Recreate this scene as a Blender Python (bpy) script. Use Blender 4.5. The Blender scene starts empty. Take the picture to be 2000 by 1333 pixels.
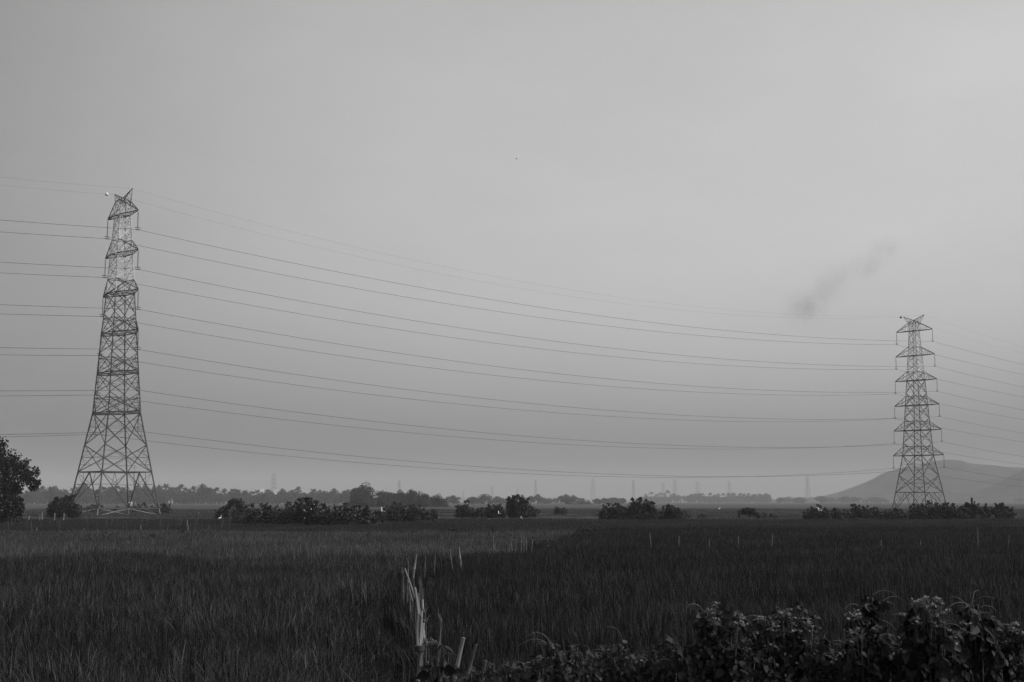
import bpy, math, random
import numpy as np
from mathutils import Vector, Matrix, noise
R = math.radians
rng = np.random.default_rng(7)
random.seed(7)
S = bpy.context.scene
COL = S.collection

# ------------------------------------------------------------------ view
F = 2000 * 50 / 36.0
YH = 980.0
PITCH = math.atan((YH - 666.5) / F)
CAMZ = 2.5
ct, st = math.cos(PITCH), math.sin(PITCH)

def P(px, py, D):
    """point at ground distance D (along +Y) seen at photo pixel (px, py)"""
    u = (px - 1000) / F; v = (666.5 - py) / F
    dy = ct - v * st; dz = st + v * ct
    k = D / dy
    return Vector((u * k, D, CAMZ + dz * k))
def GD(py, z=0.0):
    return P(1000, py, 1.0) and (CAMZ - z) / -((P(1000, py, 1.0).z - CAMZ))
def mpp(D): return D / F

# ------------------------------------------------------------------ helpers
def tag(o, label=None, cat=None, group=None, kind=None):
    if label: o['label'] = label
    if cat: o['category'] = cat
    if group: o['group'] = group
    if kind: o['kind'] = kind
    return o
def empty(name, loc, rz=0):
    o = bpy.data.objects.new(name, None); COL.objects.link(o)
    o.empty_display_size = .3
    o.location = loc; o.rotation_euler = (0, 0, rz)
    return o
def link(name, me, parent=None, loc=(0, 0, 0)):
    o = bpy.data.objects.new(name, me); COL.objects.link(o)
    o.location = loc
    if parent: o.parent = parent
    return o
def copy_tree(o, parent=None):
    c = o.copy(); COL.objects.link(c); c.parent = parent
    for ch in o.children: copy_tree(ch, c)
    return c

class MB:
    def __init__(s): s.v = []; s.f = []; s.m = []
    def add(s, vs, fs, mi=0):
        b = len(s.v); s.v += [tuple(x) for x in vs]
        for f in fs: s.f.append([i + b for i in f]); s.m.append(mi)
    def angle(s, a, b, w=.1, t=None, mi=0, up=(0, 0, 1)):
        """steel angle (L section) from a to b"""
        a = Vector(a); b = Vector(b); d = (b - a)
        if d.length < 1e-4: return
        d.normalize(); u = Vector(up)
        if abs(d.dot(u)) > .95: u = Vector((1, 0, 0)) if abs(d.x) < .9 else Vector((0, 1, 0))
        x = d.cross(u).normalized(); y = x.cross(d).normalized()
        t = t or w * .22
        sec = [(0, 0), (w, 0), (w, t), (t, t), (t, w), (0, w)]
        o = w * .35
        vs = [p + x * (q[0] - o) + y * (q[1] - o) for p in (a, b) for q in sec]
        fs = [[i, (i + 1) % 6, 6 + (i + 1) % 6, 6 + i] for i in range(6)] + [[5, 4, 3, 2, 1, 0], [6, 7, 8, 9, 10, 11]]
        s.add(vs, fs, mi)
    def tube(s, pts, rad, n=6, mi=0, cap=True):
        pts = [Vector(p) for p in pts]
        if not hasattr(rad, '__len__'): rad = [rad] * len(pts)
        vs = []; fs = []
        prev = None
        for i, p in enumerate(pts):
            d = (pts[min(i + 1, len(pts) - 1)] - pts[max(i - 1, 0)]).normalized()
            u = prev if prev is not None else (Vector((0, 0, 1)) if abs(d.z) < .9 else Vector((1, 0, 0)))
            x = d.cross(u); 
            if x.length < 1e-5: x = d.cross(Vector((0, 1, 0)))
            x.normalize(); y = x.cross(d).normalized(); prev = y
            for k in range(n):
                a = 2 * math.pi * k / n
                vs.append(p + (x * math.cos(a) + y * math.sin(a)) * rad[i])
        for i in range(len(pts) - 1):
            for k in range(n):
                fs.append([i * n + k, i * n + (k + 1) % n, (i + 1) * n + (k + 1) % n, (i + 1) * n + k])
        if cap:
            fs.append(list(range(n))[::-1]); fs.append([(len(pts) - 1) * n + k for k in range(n)])
        s.add(vs, fs, mi)
    def ball(s, c, r, nu=12, nv=8, mi=0):
        c = Vector(c); rr = r if hasattr(r, '__len__') else (r, r, r)
        vs = [c + Vector((0, 0, rr[2]))]
        for j in range(1, nv):
            t = math.pi * j / nv
            for i in range(nu):
                a = 2 * math.pi * i / nu
                vs.append(c + Vector((rr[0] * math.sin(t) * math.cos(a), rr[1] * math.sin(t) * math.sin(a), rr[2] * math.cos(t))))
        vs.append(c - Vector((0, 0, rr[2])))
        fs = [[0, 1 + i, 1 + (i + 1) % nu] for i in range(nu)]
        for j in range(nv - 2):
            for i in range(nu):
                a = 1 + j * nu
                fs.append([a + i, a + nu + i, a + nu + (i + 1) % nu, a + (i + 1) % nu])
        a = 1 + (nv - 2) * nu
        fs += [[a + i, len(vs) - 1, a + (i + 1) % nu] for i in range(nu)]
        s.add(vs, fs, mi)
    def box(s, lo, hi, mi=0):
        x0, y0, z0 = lo; x1, y1, z1 = hi
        s.add([(x0, y0, z0), (x1, y0, z0), (x1, y1, z0), (x0, y1, z0), (x0, y0, z1), (x1, y0, z1), (x1, y1, z1), (x0, y1, z1)],
              [[0, 3, 2, 1], [4, 5, 6, 7], [0, 1, 5, 4], [1, 2, 6, 5], [2, 3, 7, 6], [3, 0, 4, 7]], mi)
    def mesh(s, name, mats, smooth=False):
        me = bpy.data.meshes.new(name)
        me.from_pydata(s.v, [], s.f)
        if not isinstance(mats, (list, tuple)): mats = [mats]
        for m in mats: me.materials.append(m)
        me.polygons.foreach_set('material_index', s.m)
        if smooth: me.polygons.foreach_set('use_smooth', [True] * len(s.f))
        me.update()
        return me
    def build(s, name, mats, parent=None, loc=(0, 0, 0), smooth=False):
        return link(name, s.mesh(name, mats, smooth), parent, loc)

def np_mesh(name, verts, faces, mat, smooth=False):
    """verts (N,3), faces (M,k) arrays"""
    me = bpy.data.meshes.new(name)
    nv = len(verts); nf, k = faces.shape
    me.vertices.add(nv); me.vertices.foreach_set('co', verts.astype(np.float32).ravel())
    me.loops.add(nf * k); me.loops.foreach_set('vertex_index', faces.astype(np.int32).ravel())
    me.polygons.add(nf); me.polygons.foreach_set('loop_start', np.arange(0, nf * k, k, dtype=np.int32))
    me.polygons.foreach_set('loop_total', np.full(nf, k, dtype=np.int32))
    if smooth: me.polygons.foreach_set('use_smooth', np.ones(nf, dtype=bool))
    me.materials.append(mat)
    me.update(calc_edges=True); me.validate()
    return me

def unit(a): return a / np.maximum(np.linalg.norm(a, axis=1, keepdims=True), 1e-9)
def rand_dir(n, r=rng): return unit(r.normal(size=(n, 3)))

# leaf templates: x across, y along, z out
LEAF_V = np.array([(0, 0, 0), (0, .25, -.05), (0, .55, -.06), (0, .8, -.03), (0, 1, -.09),
                   (-.24, .12, .03), (-.36, .34, .06), (-.28, .62, .04), (-.13, .83, .0),
                   (.24, .12, .03), (.36, .34, .06), (.28, .62, .04), (.13, .83, .0)], float)
LEAF_F = np.array([(0, 1, 6, 5), (1, 2, 7, 6), (2, 3, 8, 7), (3, 4, 8, 8), (0, 9, 10, 1), (1, 10, 11, 2), (2, 11, 12, 3), (3, 12, 4, 4)])
LEAF_F = np.array([(0, 1, 6), (0, 6, 5), (1, 2, 7), (1, 7, 6), (2, 3, 8), (2, 8, 7), (3, 4, 8),
                   (0, 10, 1), (0, 9, 10), (1, 11, 2), (1, 10, 11), (2, 12, 3), (2, 11, 12), (3, 12, 4)])
# spray of a few leaves for distant crowns
CL_V = np.array([(0, 0, 0), (.5, .35, .12), (0, 1, 0), (-.5, .45, -.1)], float)
CL_F = np.array([(0, 1, 2), (0, 2, 3)])

def place(tv, tf, C, X, Y, Z):
    n = len(C); k = len(tv)
    V = (C[:, None, :] + tv[None, :, 0, None] * X[:, None, :] + tv[None, :, 1, None] * Y[:, None, :] + tv[None, :, 2, None] * Z[:, None, :]).reshape(-1, 3)
    Fc = (tf[None] + (np.arange(n) * k)[:, None, None]).reshape(-1, tf.shape[1])
    return V, Fc

# ------------------------------------------------------------------ materials (the photograph is black and white: all greys)
def new_mat(name):
    m = bpy.data.materials.new(name); m.use_nodes = True
    nt = m.node_tree; nt.nodes.clear()
    return m, nt, nt.nodes.new('ShaderNodeOutputMaterial')
def N(nt, t, **kw):
    n = nt.nodes.new(t)
    for k, v in kw.items():
        if k in n.inputs.keys(): n.inputs[k].default_value = v
        else: setattr(n, k, v)
    return n
def g(v): return (v, v, v, 1)

def mat_solid(name, v, rough=.6, metal=0., var=.3, scale=3., spec=.4):
    m, nt, out = new_mat(name)
    b = N(nt, 'ShaderNodeBsdfPrincipled', Roughness=rough, Metallic=metal)
    b.inputs['Specular IOR Level'].default_value = spec
    tc = N(nt, 'ShaderNodeTexCoord'); nz = N(nt, 'ShaderNodeTexNoise', Scale=scale, Detail=4.)
    mr = N(nt, 'ShaderNodeMapRange'); mr.inputs[1].default_value = .3; mr.inputs[2].default_value = .7
    mr.inputs[3].default_value = v * (1 - var); mr.inputs[4].default_value = v * (1 + var)
    nt.links.new(tc.outputs['Object'], nz.inputs['Vector']); nt.links.new(nz.outputs['Fac'], mr.inputs[0])
    nt.links.new(mr.outputs[0], b.inputs['Base Color']); nt.links.new(b.outputs[0], out.inputs[0])
    return m

def mat_leaf(name, lo, hi, rough=.5, trans=.25, patch=None, spec=.3, power=1.0):
    """each leaf (mesh island) gets its own grey between lo and hi"""
    m, nt, out = new_mat(name)
    ge = N(nt, 'ShaderNodeNewGeometry')
    pw = N(nt, 'ShaderNodeMath', operation='POWER'); pw.inputs[1].default_value = power
    mr = N(nt, 'ShaderNodeMapRange'); mr.inputs[3].default_value = lo; mr.inputs[4].default_value = hi
    nt.links.new(ge.outputs['Random Per Island'], pw.inputs[0]); nt.links.new(pw.outputs[0], mr.inputs[0])
    col = mr.outputs[0]
    if patch:
        nz = N(nt, 'ShaderNodeTexNoise', Scale=patch[0], Detail=3.)
        nt.links.new(ge.outputs['Position'], nz.inputs['Vector'])
        m2 = N(nt, 'ShaderNodeMapRange'); m2.inputs[1].default_value = .33; m2.inputs[2].default_value = .67
        m2.inputs[3].default_value = 1 - patch[1]; m2.inputs[4].default_value = 1 + patch[1]
        mu = N(nt, 'ShaderNodeMath', operation='MULTIPLY')
        nt.links.new(nz.outputs['Fac'], m2.inputs[0]); nt.links.new(m2.outputs[0], mu.inputs[0]); nt.links.new(col, mu.inputs[1])
        col = mu.outputs[0]
    b = N(nt, 'ShaderNodeBsdfPrincipled', Roughness=rough); b.inputs['Specular IOR Level'].default_value = spec
    t = N(nt, 'ShaderNodeBsdfTranslucent'); mx = N(nt, 'ShaderNodeMixShader', Fac=trans)
    nt.links.new(col, b.inputs['Base Color']); nt.links.new(col, t.inputs['Color'])
    nt.links.new(b.outputs[0], mx.inputs[1]); nt.links.new(t.outputs[0], mx.inputs[2]); nt.links.new(mx.outputs[0], out.inputs[0])
    return m

M = {}
M['steel'] = mat_solid('galvanised_steel_weathered', .085, .6, .0, .3, .8)
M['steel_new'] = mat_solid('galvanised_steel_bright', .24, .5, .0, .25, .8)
M['steel_pale'] = mat_solid('pale_mast_steel', .62, .5, 0, .3, .5)  # paler tone for the upper legs and bracing
M['steel_far'] = mat_solid('steel_far', .07, .6, 0, .2, .5)
M['wire'] = mat_solid('conductor_aluminium', .06, .5, .0, .2, .2)
M['porcelain'] = mat_solid('insulator_porcelain', .07, .3, 0, .2, 2)
M['ball_white'] = mat_solid('marker_ball_white', .85, .4, 0, .05, 2)
M['ball_dark'] = mat_solid('marker_ball_dark', .06, .4, 0, .05, 2)
M['bark'] = mat_solid('bark', .06, .85, 0, .4, 6)
M['bark_pale'] = mat_solid('bark_pale', .16, .85, 0, .3, 6)
M['wood_post'] = mat_solid('grey_wood_post', .3, .8, 0, .35, 12)
M['wall'] = mat_solid('limewash', .6, .8, 0, .1, 1)
M['roof'] = mat_solid('pale_sheet_roof', .55, .5, 0, .15, 1)
M['white_feather'] = mat_solid('white_feather', .85, .7, 0, .04, 4)
M['dark_feather'] = mat_solid('dark_feather', .04, .7, 0, .1, 4)
M['leg_dark'] = mat_solid('bird_leg', .05, .6, 0, .1, 4)
M['stem'] = mat_solid('green_stem', .03, .6, 0, .3, 10)
M['tendril'] = mat_solid('vine_tendril', .11, .6, 0, .3, 10)
M['flower'] = mat_leaf('flower_heads', .09, .26, .7, .2)
M['rice_left'] = mat_leaf('rice_blades_left', .007, .185, .55, .3, (.22, .4), .25, 5.0)
M['rice_right'] = mat_leaf('rice_blades_dark', .004, .125, .55, .3, (.22, .35), .25, 6.0)
M['rice_pale'] = mat_leaf('rice_blades_ripening', .032, .3, .6, .3, (.12, .3), .2, 4.0)
M['sedge'] = mat_leaf('sedge_blades', .018, .06, .6, .3, (.08, .3), .2, 1.5)
M['verge'] = mat_leaf('verge_grass', .035, .11, .6, .3, (.06, .3), .2, 1.3)
M['path_grass'] = mat_leaf('path_grass', .012, .05, .6, .3, (.5, .3), .2, 1.6)
M['leaf_tree'] = mat_leaf('tree_leaves', .018, .05, .5, .2)
M['leaf_dark'] = mat_leaf('bush_leaves_dark', .012, .038, .5, .2)
M['leaf_glint'] = mat_leaf('glossy_bush_leaves', .012, .11, .35, .2, None, .4, 3.0)
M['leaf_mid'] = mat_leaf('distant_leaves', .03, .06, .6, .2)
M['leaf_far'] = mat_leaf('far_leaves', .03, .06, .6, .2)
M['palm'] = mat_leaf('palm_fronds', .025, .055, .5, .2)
M['vine'] = mat_leaf('vine_leaves', .010, .058, .55, .22, None, .2, 1.8)
M['vine_pale'] = mat_leaf('vine_leaves_pale', .016, .10, .55, .22, None, .2, 1.5)
M['vine_dark'] = mat_leaf('vine_leaves_dark', .007, .038, .55, .22, None, .2, 2.0)

def mat_bamboo(name='dry_bamboo', lo=.06, hi=.22):
    m, nt, out = new_mat(name)
    b = N(nt, 'ShaderNodeBsdfPrincipled', Roughness=.5)
    tc = N(nt, 'ShaderNodeTexCoord'); mp = N(nt, 'ShaderNodeMapping'); mp.inputs['Scale'].default_value = (60, 60, 5)
    nz = N(nt, 'ShaderNodeTexNoise', Scale=1.0, Detail=5.)
    mr = N(nt, 'ShaderNodeMapRange'); mr.inputs[1].default_value = .3; mr.inputs[2].default_value = .72
    mr.inputs[3].default_value = lo; mr.inputs[4].default_value = hi
    nt.links.new(tc.outputs['Object'], mp.inputs[0]); nt.links.new(mp.outputs[0], nz.inputs['Vector'])
    nt.links.new(nz.outputs['Fac'], mr.inputs[0]); nt.links.new(mr.outputs[0], b.inputs['Base Color']); nt.links.new(b.outputs[0], out.inputs[0])
    return m
M['bamboo'] = mat_bamboo(); M['bamboo_dull'] = mat_bamboo('grey_bamboo', .045, .15); M['bamboo_bright'] = mat_bamboo('bleached_bamboo', .11, .34); M['bamboo_node'] = mat_solid('bamboo_node', .06, .7, 0, .3, 20)

def mat_ground():
    m, nt, out = new_mat('farmland')
    b = N(nt, 'ShaderNodeBsdfPrincipled', Roughness=.95); b.inputs['Specular IOR Level'].default_value = .1
    ge = N(nt, 'ShaderNodeNewGeometry')
    mp = N(nt, 'ShaderNodeMapping'); mp.inputs['Scale'].default_value = (.006, .02, 1)
    vo = N(nt, 'ShaderNodeTexVoronoi', Scale=1.0)
    nz = N(nt, 'ShaderNodeTexNoise', Scale=.35, Detail=8.)
    nt.links.new(ge.outputs['Position'], mp.inputs[0]); nt.links.new(mp.outputs[0], vo.inputs['Vector']); nt.links.new(ge.outputs['Position'], nz.inputs['Vector'])
    bw = N(nt, 'ShaderNodeRGBToBW'); nt.links.new(vo.outputs['Color'], bw.inputs[0])
    a = N(nt, 'ShaderNodeMapRange'); a.inputs[3].default_value = .028; a.inputs[4].default_value = .085
    nt.links.new(bw.outputs[0], a.inputs[0])
    c = N(nt, 'ShaderNodeMapRange'); c.inputs[1].default_value = .3; c.inputs[2].default_value = .7; c.inputs[3].default_value = .5; c.inputs[4].default_value = 1.4
    nt.links.new(nz.outputs['Fac'], c.inputs[0])
    mu = N(nt, 'ShaderNodeMath', operation='MULTIPLY'); nt.links.new(a.outputs[0], mu.inputs[0]); nt.links.new(c.outputs[0], mu.inputs[1])
    nt.links.new(mu.outputs[0], b.inputs['Base Color']); nt.links.new(b.outputs[0], out.inputs[0])
    return m
M['ground'] = mat_ground()

def mat_hill(name, lo, hi, scale):
    m, nt, out = new_mat(name)
    b = N(nt, 'ShaderNodeBsdfPrincipled', Roughness=1.); b.inputs['Specular IOR Level'].default_value = 0
    ge = N(nt, 'ShaderNodeNewGeometry'); nz = N(nt, 'ShaderNodeTexNoise', Scale=scale, Detail=9., Roughness=.65)
    mr = N(nt, 'ShaderNodeMapRange'); mr.inputs[1].default_value = .35; mr.inputs[2].default_value = .65; mr.inputs[3].default_value = lo; mr.inputs[4].default_value = hi
    nt.links.new(ge.outputs['Position'], nz.inputs['Vector']); nt.links.new(nz.outputs['Fac'], mr.inputs[0])
    nt.links.new(mr.outputs[0], b.inputs['Base Color']); nt.links.new(b.outputs[0], out.inputs[0])
    return m
M['hill'] = mat_hill('wooded_hill', .012, .08, .02)

# ------------------------------------------------------------------ camera, light, air
cam = bpy.data.cameras.new('camera'); co = bpy.data.objects.new('camera', cam); COL.objects.link(co)
co.location = (0, 0, CAMZ); co.rotation_euler = (math.pi / 2 + PITCH, 0, 0)
cam.lens = 50; cam.sensor_width = 36; cam.clip_start = .1; cam.clip_end = 20000
S.camera = co

SUN_B, SUN_E = 100.0, 46.0          # bearing clockwise from the view direction, elevation
sd = Vector((math.sin(R(SUN_B)) * math.cos(R(SUN_E)), math.cos(R(SUN_B)) * math.cos(R(SUN_E)), math.sin(R(SUN_E))))
sl = bpy.data.lights.new('sun', 'SUN'); sl.energy = 1.5; sl.angle = R(4); sl.color = (1, 1, 1)
so = bpy.data.objects.new('sun', sl); COL.objects.link(so); so.location = (0, 0, 50)
so.rotation_euler = sd.to_track_quat('Z', 'Y').to_euler()

W = bpy.data.worlds.new('World'); S.world = W; W.use_nodes = True
nt = W.node_tree; nt.nodes.clear()
sky = N(nt, 'ShaderNodeTexSky', sky_type='NISHITA'); sky.sun_disc = False
sky.sun_elevation = R(SUN_E); sky.sun_rotation = R(SUN_B); sky.air_density = 1.0; sky.dust_density = 4.9; sky.ozone_density = 1.0; sky.altitude = 0
bw = N(nt, 'ShaderNodeRGBToBW'); bg = N(nt, 'ShaderNodeBackground', Strength=.119); wo = N(nt, 'ShaderNodeOutputWorld')
nt.links.new(sky.outputs[0], bw.inputs[0]); # added lobe of sky brightness with faint mottling: brightest over the upper middle of the view
tcw = N(nt, 'ShaderNodeTexCoord'); vd = P(1330, -220, 100) - Vector((0, 0, CAMZ)); vd.normalize()
dt = N(nt, 'ShaderNodeVectorMath', operation='DOT_PRODUCT'); dt.inputs[1].default_value = vd
nt.links.new(tcw.outputs['Generated'], dt.inputs[0])
lob = N(nt, 'ShaderNodeMapRange', interpolation_type='SMOOTHSTEP'); lob.inputs[1].default_value = math.cos(R(33)); lob.inputs[2].default_value = 1.0; lob.inputs[3].default_value = .99; lob.inputs[4].default_value = 1.98
nt.links.new(dt.outputs['Value'], lob.inputs[0])
mpw = N(nt, 'ShaderNodeMapping'); mpw.inputs['Scale'].default_value = (6, 6, 16); nzw = N(nt, 'ShaderNodeTexNoise', Scale=1.0, Detail=5., Roughness=.55)
nt.links.new(tcw.outputs['Generated'], mpw.inputs[0]); nt.links.new(mpw.outputs[0], nzw.inputs['Vector'])
mrw = N(nt, 'ShaderNodeMapRange'); mrw.inputs[1].default_value = .3; mrw.inputs[2].default_value = .7; mrw.inputs[3].default_value = .965; mrw.inputs[4].default_value = 1.035
nt.links.new(nzw.outputs['Fac'], mrw.inputs[0])
m1 = N(nt, 'ShaderNodeMath', operation='MULTIPLY'); m2 = N(nt, 'ShaderNodeMath', operation='MULTIPLY')
nt.links.new(bw.outputs[0], m1.inputs[0]); nt.links.new(lob.outputs[0], m1.inputs[1]); nt.links.new(m1.outputs[0], m2.inputs[0]); nt.links.new(mrw.outputs[0], m2.inputs[1])
nt.links.new(m2.outputs[0], bg.inputs['Color']); nt.links.new(bg.outputs[0], wo.inputs[0])

S.view_settings.view_transform = 'Standard'; S.view_settings.look = 'None'
S.view_settings.exposure = 0; S.view_settings.gamma = 1; S.view_settings.use_curve_mapping = False
S.render.engine = 'CYCLES'
S.cycles.volume_bounces = 1
S.cycles.max_bounces = 6; S.cycles.transparent_max_bounces = 8
S.cycles.use_denoising = True; S.cycles.denoising_prefilter = 'NONE'; S.cycles.denoising_input_passes = 'RGB_ALBEDO_NORMAL'

def make_haze():
    m, nt, out = new_mat('haze_air')
    v = N(nt, 'ShaderNodeVolumePrincipled', Density=.0002, Anisotropy=.0); v.inputs['Color'].default_value = g(.84)
    nt.links.new(v.outputs[0], out.inputs['Volume'])
    b = MB(); b.box((-6600, -420, -2.6), (6600, 11200, 190))
    o = b.build('haze', m); tag(o, 'pale dry haze over the whole plain', kind='stuff')
make_haze()

# ------------------------------------------------------------------ ground and hills
def ground_z(x, y):
    if y < 7:
        t = min(1, max(0, (7 - y) / 3.2)); t = t * t * (3 - 2 * t)
        return .9 * t
    return 0
def make_ground():
    ys = [-400, -100, -20, 0, 3, 3.8, 4.2, 4.6, 5, 5.4, 5.8, 6.2, 6.6, 7, 8, 12, 20, 40, 80, 160, 300, 600, 1200, 2400, 5000, 11000]
    xs = [-6400, -2500, -1200, -600, -300, -150, -75, -30, -12, -5, 0, 5, 12, 30, 75, 150, 300, 600, 1200, 2500, 6400]
    vs = [(x, y, ground_z(x, y)) for y in ys for x in xs]; n = len(xs)
    fs = [[j * n + i, j * n + i + 1, (j + 1) * n + i + 1, (j + 1) * n + i] for j in range(len(ys) - 1) for i in range(n - 1)]
    b = MB(); b.add(vs, fs); o = b.build('ground', M['ground'], smooth=True)
    tag(o, 'flat farmland under the crops', kind='structure')
make_ground()

def ridge(name, prof, D, depth, label, nx=90, ny=26, rough=.13, mat=None):
    """a hill whose crest passes through the photo points prof when seen from the road; wide and round in plan"""
    pts = [P(x, y, D) for x, y in prof]
    X = np.array([p.x for p in pts]); Z = np.array([max(0, p.z) for p in pts])
    vs = []; xs = np.linspace(X[0], X[-1], nx)
    for j in range(ny):
        t = -1 + 2 * j / (ny - 1)
        for x in xs:
            h = float(np.interp(x, X, Z)); prf = (0.5 + .5 * math.cos(math.pi * t)) ** 1.25
            q = noise.fractal(Vector((x * .006, t * depth * .006, 3.1)), 1., 2., 5)
            z = h * prf * (1 + rough * q) + (1 - prf) * 0 - (3 if abs(t) > .97 else 0)
            vs.append((x, D + t * depth * .5 + 0, z))
    fs = [[j * nx + i, j * nx + i + 1, (j + 1) * nx + i + 1, (j + 1) * nx + i] for j in range(ny - 1) for i in range(nx - 1)]
    b = MB(); b.add(vs, fs); o = b.build(name, mat or M['hill'], smooth=True)
    tag(o, label, kind='structure')
ridge('hill', [(1380, 981), (1440, 978), (1500, 976.5), (1560, 974), (1620, 969), (1660, 959), (1700, 943), (1740, 922), (1770, 912), (1800, 907), (1840, 903.5), (1880, 904), (1930, 911), (2000, 919), (2150, 930), (2350, 955), (2600, 980)],
      3700, 1200, 'broad round-topped hill rising behind the pylon with bushes at its foot')
ridge('hill', [(1850, 981), (1905, 968), (1950, 950), (1985, 930), (2020, 916), (2100, 890), (2250, 870), (2450, 900), (2700, 980)],
      3150, 900, 'nearer dark hill flank cut by the right edge of the photo')
ridge('hill', [(600, 981), (700, 978), (800, 975), (880, 972), (960, 973), (1040, 970.5), (1110, 973), (1180, 977), (1260, 976), (1340, 978), (1420, 976), (1500, 976), (1600, 978), (1700, 981)],
      8600, 2200, 'very faint low ridge along the horizon', rough=.1)

# ------------------------------------------------------------------ lattice towers
BETA = 48.0
ARM_Z = [17.2 + 7.3 * k for k in range(6)]
ARM_L = [8.35 - .47 * k for k in range(6)]
ARM_H = 2.6
def W_at(z):
    return float(np.interp(z, [-2, 0, 6.5, 17.2, 53.7, 56.3], [12.4, 11.7, 9.6, 6.25, 2.1, 2.0]))
def corner(i, z):
    h = W_at(z) / 2; sx, sy = [(-1, -1), (1, -1), (1, 1), (-1, 1)][i]
    return Vector((sx * h, sy * h, z))
PALE_Z = ARM_Z[3] + ARM_H

def make_tower(loc, rz, ext, label):
    t = empty('transmission_tower', loc, rz)
    tag(t, label, 'pylon', 'lattice pylons carrying the power lines')
    zb = -ext
    # legs
    for i in range(4):
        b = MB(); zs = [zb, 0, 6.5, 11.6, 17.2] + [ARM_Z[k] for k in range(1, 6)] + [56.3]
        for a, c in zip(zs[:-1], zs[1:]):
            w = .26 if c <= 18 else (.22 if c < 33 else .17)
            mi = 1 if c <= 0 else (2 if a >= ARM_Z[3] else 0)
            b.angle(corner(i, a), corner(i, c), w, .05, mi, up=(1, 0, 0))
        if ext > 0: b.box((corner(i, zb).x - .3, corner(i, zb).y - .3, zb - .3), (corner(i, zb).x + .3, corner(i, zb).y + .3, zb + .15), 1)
        b.build('leg', [M['steel'], M['steel_new'], M['steel_pale']], t)
    faces = [(0, 1), (1, 2), (2, 3), (3, 0)]
    lo = MB(); bo = MB(); up = MB()
    def L(B, a, c, w, mi=0): B.angle(a, c, w, None, mi)
    def lerp(a, c, q): return a + (c - a) * q
    # base: K frames, horizontal belt, extension
    for i, j in faces:
        A0, B0, A1, B1 = corner(i, 0), corner(j, 0), corner(i, 6.5), corner(j, 6.5)
        mid = (A1 + B1) / 2
        L(lo, A1, B1, .2); L(lo, mid, A0, .16); L(lo, mid, B0, .16)
        for q in (.33, .66):
            for (c0, c1) in ((A0, A1), (B0, B1)):
                p = lerp(c0, c1, q); d = lerp(c0, mid, q)
                L(lo, p, d, .08)
                d2 = lerp(c0, mid, q - .3); L(lo, p, d2, .06)
                L(lo, d, lerp(c0, c1, min(1, q + .33)), .06)
        L(lo, lerp(A1, mid, .5), lerp(A0, mid, .66), .06); L(lo, lerp(B1, mid, .5), lerp(B0, mid, .66), .06)
        # second apex seen inside: hip bracing between neighbouring K's
        o = (corner(i, 6.5) + corner((i + 2) % 4, 6.5)) / 2
        L(lo, mid, (corner(j, 6.5) + corner((j + 1) % 4, 6.5)) / 2, .09)
        if ext > 0:
            L(lo, A0, B0, .15)
            m0 = (A0 + B0) / 2
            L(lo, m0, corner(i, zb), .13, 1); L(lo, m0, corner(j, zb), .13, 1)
            L(lo, lerp(A0, m0, .5), lerp(corner(i, zb), A0, .5), .07)
            L(lo, lerp(B0, m0, .5), lerp(corner(j, zb), B0, .5), .07)
    def panel(B, z0, z1, w, rd, mi):
        for i, j in faces:
            A0, B0, A1, B1 = corner(i, z0), corner(j, z0), corner(i, z1), corner(j, z1)
            L(B, A0, B1, w, mi); L(B, B0, A1, w, mi)
            w0, w1 = W_at(z0), W_at(z1); s = w0 / (w0 + w1)
            O = lerp(A0, B1, s)
            if rd:
                zo = s
                L(B, lerp(A0, A1, zo), O, .06, mi); L(B, O, lerp(B0, B1, zo), .06, mi)
                for q in (.5,):
                    L(B, lerp(A0, A1, zo * q), lerp(A0, O, q), .06, mi); L(B, lerp(B0, B1, zo * q), lerp(B0, O, q), .06, mi)
                    L(B, lerp(A0, A1, zo), lerp(A0, O, q), .05, mi); L(B, lerp(B0, B1, zo), lerp(B0, O, q), .05, mi)
                    zt = zo + (1 - zo) * q
                    L(B, lerp(A0, A1, zt), lerp(O, A1, q), .06, mi); L(B, lerp(B0, B1, zt), lerp(O, B1, q), .06, mi)
                    L(B, lerp(A0, A1, zo), lerp(O, A1, q), .05, mi); L(B, lerp(B0, B1, zo), lerp(O, B1, q), .05, mi)
    panel(lo, 6.5, 11.4, .15, 2, 0); panel(lo, 11.4, 17.2, .15, 2, 0)
    for k in range(6):
        z0 = ARM_Z[k]; zt = ARM_Z[k + 1] if k < 5 else 56.3
        # belt and plan bracing at the arms
        ring = [corner(i, z0) for i in range(4)]
        bl_ = bo if k < 4 else MB(); tb_ = bo if k < 3 else MB()
        for i, j in faces: L(bl_, ring[i], ring[j], .17)
        L(bl_, ring[0], ring[2], .09); L(bl_, ring[1], ring[3], .09)
        if k >= 4: bl_.build('belt', M['steel'], t)
        tr = [corner(i, z0 + ARM_H) for i in range(4)]
        for i, j in faces: L(tb_, tr[i], tr[j], .1)
        if k >= 3: tb_.build('belt', M['steel'], t)
        if k < 3: zs = [z0, z0 + 3.65, zt]
        elif k < 5: zs = [z0, z0 + ARM_H, z0 + ARM_H + 2.35, zt]
        else: zs = [z0, zt]
        for a, c in zip(zs[:-1], zs[1:]):
            is_pale = k >= 3 and a > PALE_Z - .1
            panel(up if is_pale else bo, a, c, .12 if k < 3 else .105, k < 3 or is_pale, 0)
            if is_pale:
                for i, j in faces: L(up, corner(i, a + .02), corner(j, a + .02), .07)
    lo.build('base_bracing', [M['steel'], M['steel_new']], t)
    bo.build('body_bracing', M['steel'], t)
    up.build('pale_bracing', M['steel_pale'], t)
    tips = {}
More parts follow.
